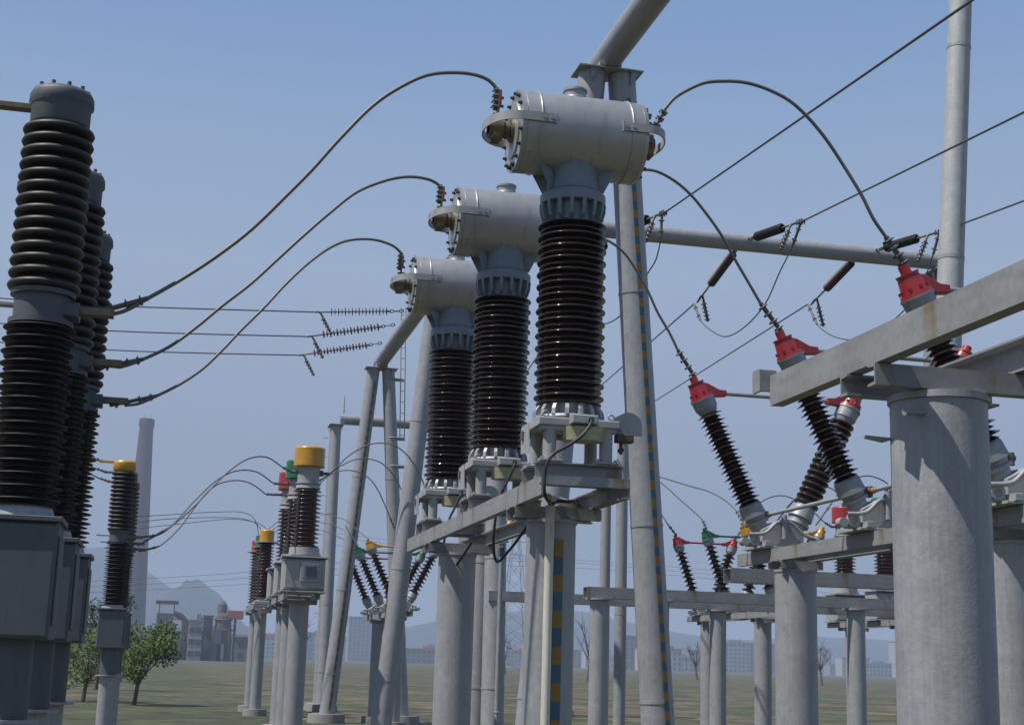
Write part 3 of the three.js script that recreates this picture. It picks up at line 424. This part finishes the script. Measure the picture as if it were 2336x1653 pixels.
// ---------------------------------------------------------------- gantries
const SL = .083;
{
  const t = thing('pipe_gantry', 'tall tubular gantry with a painted right leg behind the nearest drum-headed transformer', 'gantry', [0, 0, 0]);
  aFrame(t, 5.0, -17, 9.15, .070, 'x', .205, .18, { side: 1, out: [.20, 0, .98] });
  aFrame(t, 5.0, 4, 9.15, .070, 'x', .205, .18);
  pipeRun(t, 'beam_pipe', [5.0, 9.36, -17.35], [5.0, 9.36, 4.3], .185, .185, [.25, .5, .75]); mesh('saddle', [box(.3, .16, .34, [5, 9.24, -17], .004)], M.galv, t);
}
{
  const t = thing('pipe_gantry', 'long tubular gantry with two pairs of sloping legs left of the transformers', 'gantry', [0, 0, 0]);
  aFrame(t, 5.0, -28.4, 9.25, SL, 'x', .205, .17);
  aFrame(t, 4.99, -38, 9.25, SL, 'x', .205, .17, { side: -1, out: [.25, 0, 1] });
  pipeRun(t, 'beam_pipe', [5.0, 9.48, -27.9], [5.0, 9.48, -38.35], .185, .185, [.35, .7]); mesh('saddle', box(.3, .16, .34, [5, 9.34, -38], .004), M.galv, t); mesh('saddle', box(.3, .16, .34, [5, 9.34, -28.4], .004), M.galv, t);
}
{
  const t = thing('pipe_gantry', 'tubular gantry whose grey pipe beam crosses the sky at right', 'gantry', [0, 0, 0]);
  aFrame(t, 5.14, -24, 9.12, .05, 'z', .19, .16);
  aFrame(t, 13.75, -24.2, 9.12, .05, 'z', .19, .16);
  pipeRun(t, 'beam_pipe', [4.9, 9.3, -24], [14.0, 9.3, -24], .155, .155, [.3, .62]);
}
{
  const t = thing('steel_mast', 'pale leaning steel mast rising past the beam at the right edge', 'mast', [0, 0, 0]);
  pipeRun(t, 'shaft', [11.91, 0, -21.6], [13.06, 15.6, -21.6], .25, .19, [.3, .42, .55, .8]).material = M.pale; mesh('footing', cyl([11.91, -.2, -21.6], [11.91, .22, -21.6], .55, .5, 24), M.concrete, t);
}
{
  const t = thing('pipe_gantry', 'farthest tubular gantry with a lightning rod, left of the sloping legs', 'gantry', [0, 0, 0]);
  aFrame(t, 4.72, -46.5, 8.98, .035, 'z', .2, .16);
  pipeRun(t, 'beam_pipe', [4.85, 9.22, -46.5], [12.5, 9.22, -46.5], .17, .17, [.3]); aFrame(t, 12.3, -46.5, 8.98, .035, 'z', .2, .16);
  bits('lightning_rod', cyl([4.96, 9.3, -46.5], [4.96, 10.0, -46.5], .025, .012, 8), M.galv, t);
  const st = []; for (let h = 3; h < 8.6; h += .62) st.push(cyl([4.5, h, -46.5], [4.34, h, -46.5], .014, .014, 6)); bits('climbing_rungs', st, M.galv, t);
}
{ // ladder on the far A-frame
  const t = thing('caged_ladder', 'thin steel ladder bracketed to the far right gantry leg', 'ladder', [0, 0, 0]);
  for (const dx of [-.03, .09]) mesh('rail', cyl([5.62 + dx, 7.35, -38], [5.50 + dx, 11.0, -38], .014, .014, 8), M.galv, t);
  for (let h = 7.5; h < 10.9; h += .3) mesh('rung', cyl([5.59 - (h - 7.35) * .033, h, -38], [5.71 - (h - 7.35) * .033, h, -38], .010, .010, 6), M.galv, t);
  for (const h of [2.9, 3.9, 6.65, 7.4, 9.0]) mesh('bracket', [box(.42, .08, .05, [5.50 - (h - 7.4) * .05, h, -38.0], .004), torus(.195, .018, [5.35 - (h - 8) * .083, h, -38])], M.galv, t);
}
// slim posts
function post(label, x, z, top, r, cat = 'post') { const t = thing('steel_post', label, cat, [0, 0, 0]); mesh('shaft', [cyl([x, 0, z], [x, top, z], r, r * .96, 28), cyl([x, top, z], [x, top + .02, z], r * 1.25, r * 1.25, 24)], M.galv, t); mesh('weld_seam', torus(r, .006, [x, top * .42, z]), M.galv, t); mesh('footing', cyl([x, -.2, z], [x, .18, z], r + .2, r + .18, 20), M.concrete, t); return t; }
{ const p = post('pale steel post right of the nearest pedestal, between it and the striped leg', 9.33, -30, 6.45, .13); mesh('post_insulator', [lathe(shedProfile(.5, 7, .05, .1, 0, .1, .1), 20, [9.33, 6.47, -30])], M.porcelain, p); }
post('darker steel post close against the pale post right of the nearest pedestal', 9.36, -31.3, 5.7, .12);
{ const p = post('thin dark pole with a small fitting, just left of the nearest pedestal', 3.12, -14, 2.72, .024); mesh('fitting', box(.05, .12, .05, [3.12, 2.70, -14], .004), M.darkSteel, p); }

// ---------------------------------------------------------------- strings and lines on the cross gantry
function stringIns(label, a, b, r, mat, kind, group, o = {}) { // a: gantry end, b: line end
  const t = thing('tension_insulator', label, 'insulator', [0, 0, 0], 0, group); a = v3(a); b = v3(b); const d = b.clone().sub(a), L = d.length(); d.normalize(); const P = k => a.clone().addScaledVector(d, L * k);
  const [k0, k1] = o.span || [.17, .78];
  const li = []; for (let i = 0; i < 3; i++) { const g = new THREE.TorusGeometry(.035, .011, 6, 14); g.scale(1, 1.5, 1); if (i % 2) g.rotateY(PI / 2); g.applyQuaternion(new THREE.Quaternion().setFromUnitVectors(UPV, d)); const c = P(k0 * (i + .5) / 3.2); g.translate(c.x, c.y, c.z); li.push(g); } li.push(cyl(P(k0 - .03), P(k0 + .02), .025, .025, 8), cyl(P(k1 - .02), P(1), .018, .018, 8)); bits('link_hardware', li, M.fitting, t);
  let g; const n = kind === 'thin' ? 16 : 18, LL = L * (k1 - k0);
  if (kind === 'thin') { const pr = [[.014, 0]], N = 17; for (let i = 0; i < N; i++) { const y = LL * (i + .5) / N, q = i % 2 ? r * .78 : r; pr.push([.014, y - .010], [q, y - .003], [q, y + .003], [.014, y + .010]); } pr.push([.014, LL]); g = lathe(pr, 16); } else g = lathe(shedProfile(LL, n, r * .72, r, 0, .2, .05), 20);
  place(g, P(k0), P(k1)); mesh('insulator_rod', g, mat, t);
  // bolted tension clamp with its tail
  if (o.tail) { const e = v3(o.tail), S = P(o.fork || .86); mesh('clamp_body', tube([P(Math.min(1, (o.fork || .86) + .1)).toArray(), S.toArray(), S.clone().lerp(e, .3).add(V(0, .035, 0)).toArray(), e.toArray()], .024, 20, 8), M.fitting, t); boltClamp(t, S.clone().lerp(e, .25), e, 5, .022); }
  return t;
}
stringIns('dark tension insulator on the sky beam, middle of the three', [9.78, 9.33, -23.84], [10.085, 9.235, -22.3], .088, M.blackRubber, 'rod', 'strings towards the camera', { span: [.15, .66], fork: .84, tail: [9.74, 8.72, -22.35] });
stringIns('dark tension insulator on the sky beam behind the nearest red head', [12.32, 9.36, -23.84], [12.731, 9.31, -22.3], .088, M.blackRubber, 'rod', 'strings towards the camera', { span: [.15, .66], fork: .84, tail: [12.33, 8.75, -22.35] });
stringIns('dark tension insulator on the sky beam just right of the striped leg', [7.28, 9.25, -23.84], [7.582, 9.135, -22.3], .088, M.blackRubber, 'rod', 'strings towards the camera', { span: [.15, .66], fork: .84, tail: [7.30, 8.62, -22.35] });
stringIns('brown tension insulator sloping below the sky beam, left one', [9.606, 9.16, -24.12], [9.64, 8.69, -26.2], .085, M.brownRubber, 'rod', 'strings away from the camera', { span: [.05, .62], tail: [9.83, 8.30, -26.1] });
stringIns('brown tension insulator sloping below the sky beam, right one', [11.98, 9.21, -24.12], [12.06, 8.85, -26.2], .085, M.brownRubber, 'rod', 'strings away from the camera', { span: [.05, .62], tail: [12.28, 8.40, -26.1] });
stringIns('brown tension insulator below the sky beam, peeping beside the nearest brown insulator', [7.12, 9.1, -24.12], [7.18, 8.6, -26.2], .085, M.brownRubber, 'rod', 'strings away from the camera', { span: [.05, .62] });
const lineDir = [-.066, -.121, 1.006];
const line = (p, L, d = lineDir, sag = 0) => [0, .25, .5, .75, 1].map(t => [p[0] + d[0] * L * t, p[1] + d[1] * L * t - sag * 4 * t * (1 - t), p[2] + d[2] * L * t]);
[[10.085, 9.223, -22.3], [7.582, 9.122, -22.3], [12.731, 9.299, -22.3]].forEach((p, i) => conductor('overhead_line', ['overhead conductor climbing right from the middle dark tension insulator', 'overhead conductor climbing right to the top from beside the striped leg', 'overhead conductor leaving right behind the pale leaning mast'][i], [[...p], ...line(p, 30).slice(1)], .0155, M.wire, [[[p[0], p[1] + .02, p[2] - .12], [p[0] - .01, p[1] - .03, p[2] + .18], 3, .022]], 'conductors over the camera', 'power line'));
const jump2=[[10.09,9.2,-22.3],[10.06,8.88,-22.56],[10.02,8.52,-23.04],[9.97,8.08,-23.55],[9.88,7.8,-24.32],[9.78,7.76,-25.04],[9.7,7.97,-25.53],[9.62,8.27,-25.96],[9.6,8.665,-26.25]];
const jump3=[[12.73,9.28,-22.3],[12.7,8.94,-22.47],[12.65,8.49,-22.79],[12.58,8.15,-23.24],[12.47,7.92,-23.88],[12.35,7.82,-24.53],[12.18,7.99,-25.3],[12.04,8.37,-25.88],[12.02,8.865,-26.25]];
const jump1=[[7.57,9.1,-22.3],[7.57,8.73,-22.34],[7.56,8.4,-22.55],[7.55,8.27,-22.92],[7.5,7.91,-23.74],[7.44,7.77,-24.46],[7.36,7.83,-25.17],[7.28,8.04,-25.79],[7.18,8.575,-26.2]];
[jump2, jump3, jump1].forEach((p, i) => conductor('jumper_cable', ['thin jumper looping under the sky beam, left of the middle red head', 'thin jumper looping under the sky beam behind the nearest red head', 'thin jumper looping under the sky beam behind the striped leg'][i], p, .012, M.wire, [[p[0], p[1], 2, .02], [p[8], p[7], 2, .018]], 'jumpers under the sky beam'));
const away = [.149, .065, -1];
[[9.6, 8.67, -26.25], [12.02, 8.87, -26.25], [7.18, 8.58, -26.2]].forEach((p, i) => conductor('overhead_line', ['conductor running down left from the left brown tension insulator', 'conductor running down left from the right brown tension insulator', 'conductor running away behind the nearest brown insulator'][i], [p, ...line(p, i === 1 ? 22 : 14, away).slice(1)], .0155, M.wire, [], 'conductors away from the camera', 'power line'));

// strings and lines at left
[[-33.2, 9.62, 9.535], [-34.6, 9.60, 9.2], [-36.9, 9.62, 9.2]].forEach(([z, ya, yb], i) => {
  const xb = [2.757, 2.70, 2.70][i], zb = [-33.2, -34.4, -36.7][i], lab = ['top', 'middle', 'lowest'][i];
  stringIns(`slender pinkish finned insulator ending the ${lab} of the three level lines`, [4.84, ya + .12, z], [xb, yb, zb], .095, M.composite, 'thin', 'finned insulators on the level lines', { span: [.18, .84], fork: .96, tail: [xb + .40, yb - .50, zb] });
  conductor('overhead_line', `level conductor running left to the breaker, ${lab} of three`, [[xb + .1, yb + .01, zb], [0, yb - .10, zb - .2], [-2.0, yb - .12, zb - .5], [-6, yb + .1, zb - 1.6], [-14, yb + .5, zb - 3.2]], .017, M.wire, [], 'three level lines at left', 'power line'); });

// ---------------------------------------------------------------- thin connections in the far bays
const thin = {
f1:[[-0.72,3.6,-26.7],[-0.34,3.69,-26.89],[-0.09,3.9,-27.05],[0.26,4.28,-27.27],[0.56,4.66,-27.45],[0.84,4.99,-27.63],[1.07,5.2,-27.76],[1.26,5.31,-27.87],[1.46,5.36,-27.97],[1.63,5.34,-28.07],[1.76,5.27,-28.13],[1.89,5.2,-28.2],[2.06,5.14,-28.3]],
f2:[[-0.72,3.58,-28.3],[-0.17,3.99,-28.73],[0.27,4.56,-29.1],[0.61,4.96,-29.37],[0.86,5.17,-29.56],[1.06,5.27,-29.71],[1.29,5.32,-29.88],[1.51,5.3,-30.03],[1.7,5.21,-30.16],[1.86,5.12,-30.26],[2.06,5.13,-30.4]],
f3:[[-0.72,3.58,-29.9],[-0.36,3.72,-30.25],[-0.0,4.11,-30.6],[0.25,4.53,-30.88],[0.51,4.94,-31.15],[0.74,5.16,-31.36],[0.98,5.27,-31.58],[1.2,5.32,-31.78],[1.4,5.31,-31.94],[1.6,5.24,-32.11],[1.75,5.15,-32.23],[1.83,5.11,-32.29],[2.06,5.13,-32.5]],
g1:[[2.73,5.14,-28.3],[2.8,5.14,-28.26],[3.11,5.47,-28.2],[3.35,5.65,-28.15],[3.59,5.76,-28.11],[3.81,5.78,-28.07],[4.0,5.75,-28.03],[4.21,5.62,-27.99],[4.41,5.39,-27.96],[4.62,5.0,-27.92],[4.78,4.46,-27.9]],
g2:[[2.73,5.18,-30.4],[3.07,5.46,-30.31],[3.29,5.61,-30.27],[3.52,5.72,-30.22],[3.76,5.74,-30.17],[4.0,5.69,-30.12],[4.21,5.54,-30.08],[4.38,5.33,-30.05],[4.48,5.14,-30.03],[4.64,4.78,-30.0],[4.8,4.3,-30]],
g3:[[2.76,5.2,-32.5],[2.96,5.38,-32.46],[3.23,5.64,-32.4],[3.44,5.73,-32.36],[3.64,5.75,-32.31],[3.86,5.71,-32.27],[4.09,5.58,-32.22],[4.3,5.31,-32.18],[4.45,5.01,-32.15],[4.58,4.73,-32.12],[4.69,4.48,-32.1]],
h1:[[-1.45,5.22,-41.0],[-0.46,5.42,-42],[0.96,5.70,-43.3],[1.91,5.80,-44.1],[2.3,5.6,-44.9],[2.42,5.1,-45]],
h2:[[-1.44,5.04,-41.0],[-0.44,5.26,-41.52],[0.24,5.36,-41.86],[1.13,5.46,-42.29],[1.86,5.48,-42.64],[2.25,5.35,-42.9],[2.42,5.07,-43]],
h3:[[-1.43,4.87,-41.0],[-0.43,5.04,-41.0],[0.08,5.12,-41.0],[0.76,5.23,-41.0],[1.38,5.31,-41.0],[1.83,5.3,-41.0],[2.25,5.2,-41.0],[2.42,5.06,-41]],
i1:[[2.42,5.06,-41],[3.0,5.55,-41],[3.5,5.65,-41],[3.92,5.51,-40.16],[4.04,5.35,-38.97],[4.19,5.11,-37.45],[4.3,4.8,-36.1],[4.36,4.6,-35.26],[4.43,4.42,-34.5]],
i2:[[2.42,5.06,-43],[3.1,5.5,-43],[3.6,5.58,-43],[4.11,5.42,-41.97],[4.22,5.23,-40.52],[4.31,5.01,-39.08],[4.4,4.67,-37.43],[4.44,4.42,-36.6]],
i3:[[2.42,5.06,-45],[3.2,5.5,-45],[3.8,5.56,-45],[4.34,5.28,-43.42],[4.45,5.07,-41.84],[4.53,4.79,-40.27],[4.5,4.42,-38.8]],
s4y:[[9.33,7.0,-30.0],[9.45,6.0,-29.9],[9.69,5.68,-29.3],[9.89,5.52,-28.81],[10.16,5.3,-28.09],[10.37,5.12,-27.46],[10.53,4.9,-26.98],[10.63,4.67,-26.64],[10.67,4.45,-26.4]],
s4g:[[9.33,7.0,-30.0],[9.41,6.17,-30.0],[9.78,5.72,-29.57],[10.07,5.39,-29.22],[10.29,5.1,-28.94],[10.49,4.85,-28.7],[10.63,4.64,-28.51],[10.67,4.45,-28.4]],
s4r:[[9.36,5.75,-31.3],[9.89,5.54,-31.0],[10.3,5.09,-30.55],[10.52,4.67,-30.31],[10.66,4.45,-30.2]],
w1:[[12.02,4.45,-30.2],[12.5,5.0,-30.49],[12.85,5.35,-30.78],[13.39,5.58,-31.21],[13.76,5.64,-31.5],[14.25,5.6,-31.89],[14.87,5.43,-32.37],[15.38,5.2,-32.76],[15.66,5.14,-33.0]],
w2:[[12.02,4.45,-28.4],[12.73,5.21,-28.6],[13.15,5.43,-28.84],[13.5,5.56,-29.21],[14.01,5.67,-29.72],[14.6,5.6,-30.31],[15.66,5.14,-30.9]],
w3:[[12.2,4.45,-26.4],[12.7,4.94,-26.74],[13.17,5.36,-27.12],[13.64,5.59,-27.5],[14.19,5.71,-27.94],[14.87,5.6,-28.46],[15.66,5.14,-30.8]],
};
const thinLab = { f1: 'thin cable arching to the yellow-canned transformer from the breaker', f2: 'thin cable arching to the green-canned transformer from the breaker', f3: 'thin cable arching to the red-canned transformer from the breaker', g1: 'highest thin cable arching right from the yellow-canned transformer', g2: 'middle thin cable arching right from the green-canned transformer', g3: 'lowest thin cable arching right from the red-canned transformer', h1: 'faint wire reaching the small distant red-canned unit from the left', h2: 'faint wire reaching the small distant green-canned unit from the left', h3: 'faint wire reaching the small distant yellow-canned unit from the left', i1: 'faint wire from the small yellow-canned unit down to the yellow switch head', i2: 'faint wire from the small green-canned unit down to the green switch head', i3: 'faint wire from the small red-canned unit down to the red switch head', s4y: 'thin cable curving from behind the striped leg to the yellow switch head', s4g: 'thin cable curving from behind the striped leg to the green switch head', s4r: 'short thin cable from behind the striped leg to the red switch head', w1: 'thin hump of cable from the red distant switch to the red-canned transformer', w2: 'thin hump of cable behind the crossed insulators of the right switches', w3: 'thin cable rising from the yellow right switch head behind the right column' };
for (const k in thin) { const p = thin[k], near = k[0] === 'h' || k[0] === 'i'; conductor('thin_cable', thinLab[k], p, near ? .010 : .013, M.wire, near ? [] : [[p[0], p[1], 2, .014], [p[p.length - 1], p[p.length - 2], 3, .016]], 'thin cables in the far bays'); }

// ---------------------------------------------------------------- far lines and tower
[[0, 17.35, 14.2], [.55, 16.8, 13.55], [1.6, 15.75, 12.8]].forEach(([d, a, b], i) => tag(mesh('far_line', tube([[20, a + 1.2, -200], [45, 16.8 - d, -200], [55, 16.4 - d * .7, -200], [74.3, 15.9 - i * .63, -200], [105, b, -200], [150, b + .5, -200]], .022, 60, 5), M.wire), `hairline far power line behind the pedestals, ${['top', 'middle', 'bottom'][i]} one`, 'power line', 'hairline far power lines'));
[0, 1, 2].forEach(i => tag(mesh('far_line', tube([[-20, 7.5 - i * .6, -150], [-3.2, 8.82 - i * .56, -150], [6.85, 9.9 - i * .6, -150], [14, 10.9 - i * .62, -150], [20, 11.9 - i * .62, -150]], .02, 50, 5), M.wire), `hairline far power line in front of the hills, ${['top', 'middle', 'bottom'][i]} one`, 'power line', 'hairline power lines by the hills'));
{
  const t = thing('lattice_tower', 'faint distant lattice pylon between the two nearest pedestals', 'pylon', [70, 0, -300]); const g = [], H = 31, w = h => 3.1 * (1 - h / H) + .35;
  for (const [sx, sz] of [[1, 1], [1, -1], [-1, 1], [-1, -1]]) g.push(cyl([sx * w(0), 0, sz * w(0)], [sx * w(H), H, sz * w(H)], .09, .06, 5)); bits('legs', g, M.galv, t);
  const b = []; for (let h = 0; h < H - 2; h += 3.2) { const k = h + 3.2; for (const s of [1, -1]) b.push(cyl([-w(h), h, s * w(h)], [w(k), k, s * w(k)], .045, .045, 4), cyl([w(h), h, s * w(h)], [-w(k), k, s * w(k)], .045, .045, 4), cyl([s * w(h), h, -w(h)], [s * w(k), k, w(k)], .045, .045, 4)); } bits('lattice', b, M.galv, t);
  for (const h of [27, 23]) { mesh('cross_arm', [cyl([-4.4, h, 0], [4.4, h, 0], .07, .07, 5), cyl([-4.4, h, 0], [0, h + 1.6, 0], .05, .05, 5), cyl([4.4, h, 0], [0, h + 1.6, 0], .05, .05, 5)], M.galv, t); for (const s of [-4.3, 4.3]) mesh('insulator_string', lathe(shedProfile(2.2, 9, .05, .18, 0, .1, .1), 10, [s, h - 2.2, 0]), M.porcelain, t); }
}
// ---------------------------------------------------------------- chimney, works, town, trees
{
  const t = thing('chimney', 'tall hazy brick-coloured factory chimney at left', 'chimney', [-21, 0, -800]);
  mesh('shaft', lathe([[8.2, 0], [3.7, 120], [3.6, 124]], 40), M.chimney, t); mesh('rim', lathe([[3.6, 121], [4.1, 122], [4.1, 125.6], [3.4, 125.9], [3.2, 124]], 40), M.chimney, t);
  mesh('gallery_rail', [torus(4.2, .12, [0, 121.6, 0]), torus(4.2, .08, [0, 122.8, 0])], M.sootSteel, t); bits('lightning_rod', [cyl([-1.5, 125, 0], [-1.5, 128.4, 0], .12, .06, 5), cyl([1.8, 125, 0], [1.8, 128.4, 0], .12, .06, 5)], M.sootSteel, t);
}
{
  const t = thing('furnace_tower', 'sooty furnace tower with a flat red canopy left of centre, right of the chimney', 'industrial plant', [-1.5, 0, -420]);
  mesh('tower_block', [box(5.6, 9.5, 5, [0, 4.75, 0]), box(4.6, 3.2, 4, [-.3, 11.0, 0])], M.sootSteel, t); bits('canopy_posts', [[-2, -1], [2, -1], [-2, 1], [2, 1]].map(([a, b]) => cyl([a, 12.5, b * 1.4], [a, 15.3, b * 1.4], .16, .16, 6)), M.sootSteel, t); mesh('canopy', box(6.2, .9, 4, [0, 15.6, 0]), M.rust, t);
  mesh('gallery', [box(6.6, .3, 5.6, [0, 9.6, 0]), box(3.4, .3, 3, [3.6, 11.2, 0]), cyl([5.1, 0, 0], [5.1, 11.2, 0], .14, .14, 6)], M.rust, t); mesh('downpipe', [tube([[2, 12.6, 1], [4.4, 11.6, 1], [6.4, 8, 1], [7.0, 2.2, 1], [7.4, 0, 1]], .8, 30, 10)], M.rust, t); for (let i = 0; i < 7; i++) { const x = -3.2 + rnd() * 13, h = 3 + rnd() * 7; mesh(i % 2 ? 'pipe_riser' : 'plant_housing', i % 2 ? cyl([x, 0, 3], [x, h + 2, 3], .35, .3, 8) : box(1.2 + rnd() * 2, h, 2, [x, h / 2, 3.4]), [M.sootSteel, M.rust, M.wallGrey][i % 3], t); } mesh('dust_catcher', [cyl([8.4, 0, 0], [8.4, 6.6, 0], 1.9, 1.9, 18), cyl([8.4, 6.6, 0], [8.4, 8.4, 0], 1.9, .5, 18)], M.wallGrey, t);
}
{
  const t = thing('furnace_tower', 'rusty round furnace tower with a red hood beside the distant canned units', 'industrial plant', [14.2, 0, -420]);
  for (let i = 0; i < 6; i++) { const x = -7 + rnd() * 13, h = 3 + rnd() * 6; mesh(i % 2 ? 'pipe_riser' : 'plant_housing', i % 2 ? cyl([x, 0, 3.4], [x, h + 3, 3.4], .3, .25, 8) : box(1.2 + rnd() * 1.6, h, 2, [x, h / 2, 3.6]), [M.sootSteel, M.rust, M.wallGrey][i % 3], t); } mesh('shell', [lathe([[2.7, 0], [2.7, 5], [2.4, 8.5], [2.1, 12], [1.7, 13.2], [0, 13.3]], 24)], M.rust, t); mesh('top_gear', [cyl([-.5, 13.2, 0], [-.5, 15.6, 0], 1.4, 1.3, 14), cyl([-.5, 15.6, 0], [-.5, 16.6, 0], 1.3, .6, 14)], M.sootSteel, t); mesh('hood', box(4.6, 2.4, 3.4, [3.1, 12.9, 0], .2), M.roofRed, t);
  mesh('side_tower', [box(2.6, 12.2, 2.6, [-4.2, 6.1, 0]), box(3.4, .3, 3.4, [-4.2, 9.2, 0]), box(3.4, .3, 3.4, [-4.2, 12.3, 0])], M.sootSteel, t); mesh('gallery', [torus(2.7, .2, [0, 8.6, 0]), torus(2.6, .2, [0, 5.2, 0]), torus(2.4, .2, [0, 11.4, 0])], M.sootSteel, t); bits('pipework', [cyl([3.2, 0, 1], [3.2, 11.8, 1], .35, .35, 8), cyl([-6, 0, 1], [-6, 11.8, 1], .25, .25, 8)], M.rust, t);
}
function farBuilding(label, x, z, w, h, d, mat, group) { const t = thing('distant_building', label, 'building', [x, 0, z], 0, group); mesh('wall', box(w, h, d, [0, h / 2, 0]), mat, t); mesh('roof', [box(w + .6, .5, d + .6, [0, h + .25, 0]), box(w * .3, 1.6, d * .4, [w * .2, h + 1.3, 0])], rnd() > .6 ? M.roofRed : M.wallGrey, t);
  const fl = Math.max(1, Math.floor(h / 3.1)), nw = Math.max(2, Math.floor(w / 3.2)), win = []; for (let f = 0; f < fl; f++) for (let i = 0; i < nw; i++) win.push(box(1.5, 1.5, .2, [-w / 2 + (i + .5) * w / nw, f * 3.1 + 1.9, d / 2 + .02])); bits('windows', win, M.glass, t); }
farBuilding('small white works building between the two furnace towers', 6.6, -415, 3.6, 10.5, 5, M.wallPale);
farBuilding('low white works shed left of the rusty round furnace', 3.2, -425, 4.5, 7.2, 5, M.wallPale);
farBuilding('low grey works shed just right of the rusty round furnace', 21.5, -430, 7, 6.5, 6, M.wallGrey);
farBuilding('low brown works shed left of the chimney', -19.5, -400, 16, 8.5, 8, M.wallBrick);
farBuilding('low pale works hall left of the chimney near the frame edge', -42, -420, 22, 9, 8, M.wallGrey);
for (let i = 0; i < 44; i++) { const z = -900 - rnd() * 700, f = i / 43, px = 560 + f * 1740 + (rnd() - .5) * 40, k = -z * (px - 385) / 3300 * 1.02; farBuilding('hazy block of the far town along the horizon', k, z, 12 + rnd() * 26, 8 + rnd() * (rnd() > .8 ? 34 : 16), 14, [M.wallPale, M.wallBrick, M.wallGrey, M.wallPale][i % 4], 'far town blocks'); }
farBuilding('tall hazy tower block between the sloping gantry legs', 205, -1500, 22, 58, 20, M.wallPale, 'tall far blocks');
function tree(label, x, z, h, r, n, mat, group, bare, low = .5) {
  const t = thing('tree', label, 'tree', [x, 0, z], rnd() * 6, group), tr = [cyl([0, 0, 0], [.05 * h, h * .45, 0], h * .028, h * .018, 8)];
  const tips = []; for (let i = 0; i < 9; i++) { const a = i * 2.4, b = [.05 * h + Math.cos(a) * r * .6, h * (low + (.9 - low) * rnd()), Math.sin(a) * r * .6]; tr.push(cyl([.035 * h * low * 2, h * (.56 + .02 * i) * low, 0], b, h * .012, h * .004, 6)); tips.push(b); if (bare) for (let k = 0; k < 4; k++) tr.push(cyl(b.map((v, q) => v * (q === 1 ? .9 : .8)), [b[0] + (rnd() - .5) * r, b[1] + rnd() * h * .2, b[2] + (rnd() - .5) * r], h * .005, h * .002, 4)); }
  mesh('trunk', tr, M.bark, t); if (bare) return t;
  const pos = [], q = new THREE.Quaternion(), e = new THREE.Euler(), ls = Math.max(.05, h * .022);
  for (let i = 0; i < n; i++) { const c = tips[i % 9], s = Math.pow(rnd(), .5) * r * .52, u = rnd() * 2 * PI, w = Math.acos(2 * rnd() - 1); const p = V(c[0] + s * Math.sin(w) * Math.cos(u), c[1] + s * .8 * Math.cos(w), c[2] + s * Math.sin(w) * Math.sin(u)); e.set(rnd() * 6, rnd() * 6, rnd() * 6); q.setFromEuler(e); const l = ls * (.7 + .7 * rnd()); for (const [a, b] of [[-.35, 0], [0, -1], [.35, 0], [.35, 0], [0, 1], [-.35, 0]]) { const o = V(a * l, b * l, 0).applyQuaternion(q).add(p); pos.push(o.x, o.y, o.z); } }
  const g = new THREE.BufferGeometry(); g.setAttribute('position', new THREE.Float32BufferAttribute(pos, 3)); g.computeVertexNormals(); mesh('crown', g, mat, t); return t;
}
tree('low leafy green bush at the foot of the far breaker, right of it', -.95, -48, 2.75, 1.1, 6500, M.leaf, 'leafy bushes by the far breaker', false, .35);
tree('low leafy green bush left of the far breaker base', -2.6, -50, 2.45, 1.3, 6000, M.leaf, 'leafy bushes by the far breaker', false, .35);
tree('taller thin dark tree behind the far breaker', -2.95, -66, 4.3, 1.2, 1300, M.leafDark, 'leafy bushes by the far breaker');
tree('leafy green shrub at the far left edge', -6.4, -52, 2.6, 1.6, 6000, M.leaf, 'leafy bushes by the far breaker', false, .35);
[[1130, 'hazy bare tree seen left of the nearest pedestal'], [1325, 'hazy bare tree seen just right of the nearest pedestal'], [1590, 'hazy bare tree seen just right of the striped gantry leg'], [1905, 'hazy bare tree seen left of the big right column'], [660, 'hazy bare tree seen left of the sloping gantry legs']].forEach(([px, label]) => { const z = -150 - rnd() * 90; tree(label, -z * (px - 385) / 3300 * 1.01, z, 4.5 + rnd() * 2.5, 2, 0, M.leafDark, 'bare trees far behind', true); });
renderer.render(scene, camera);
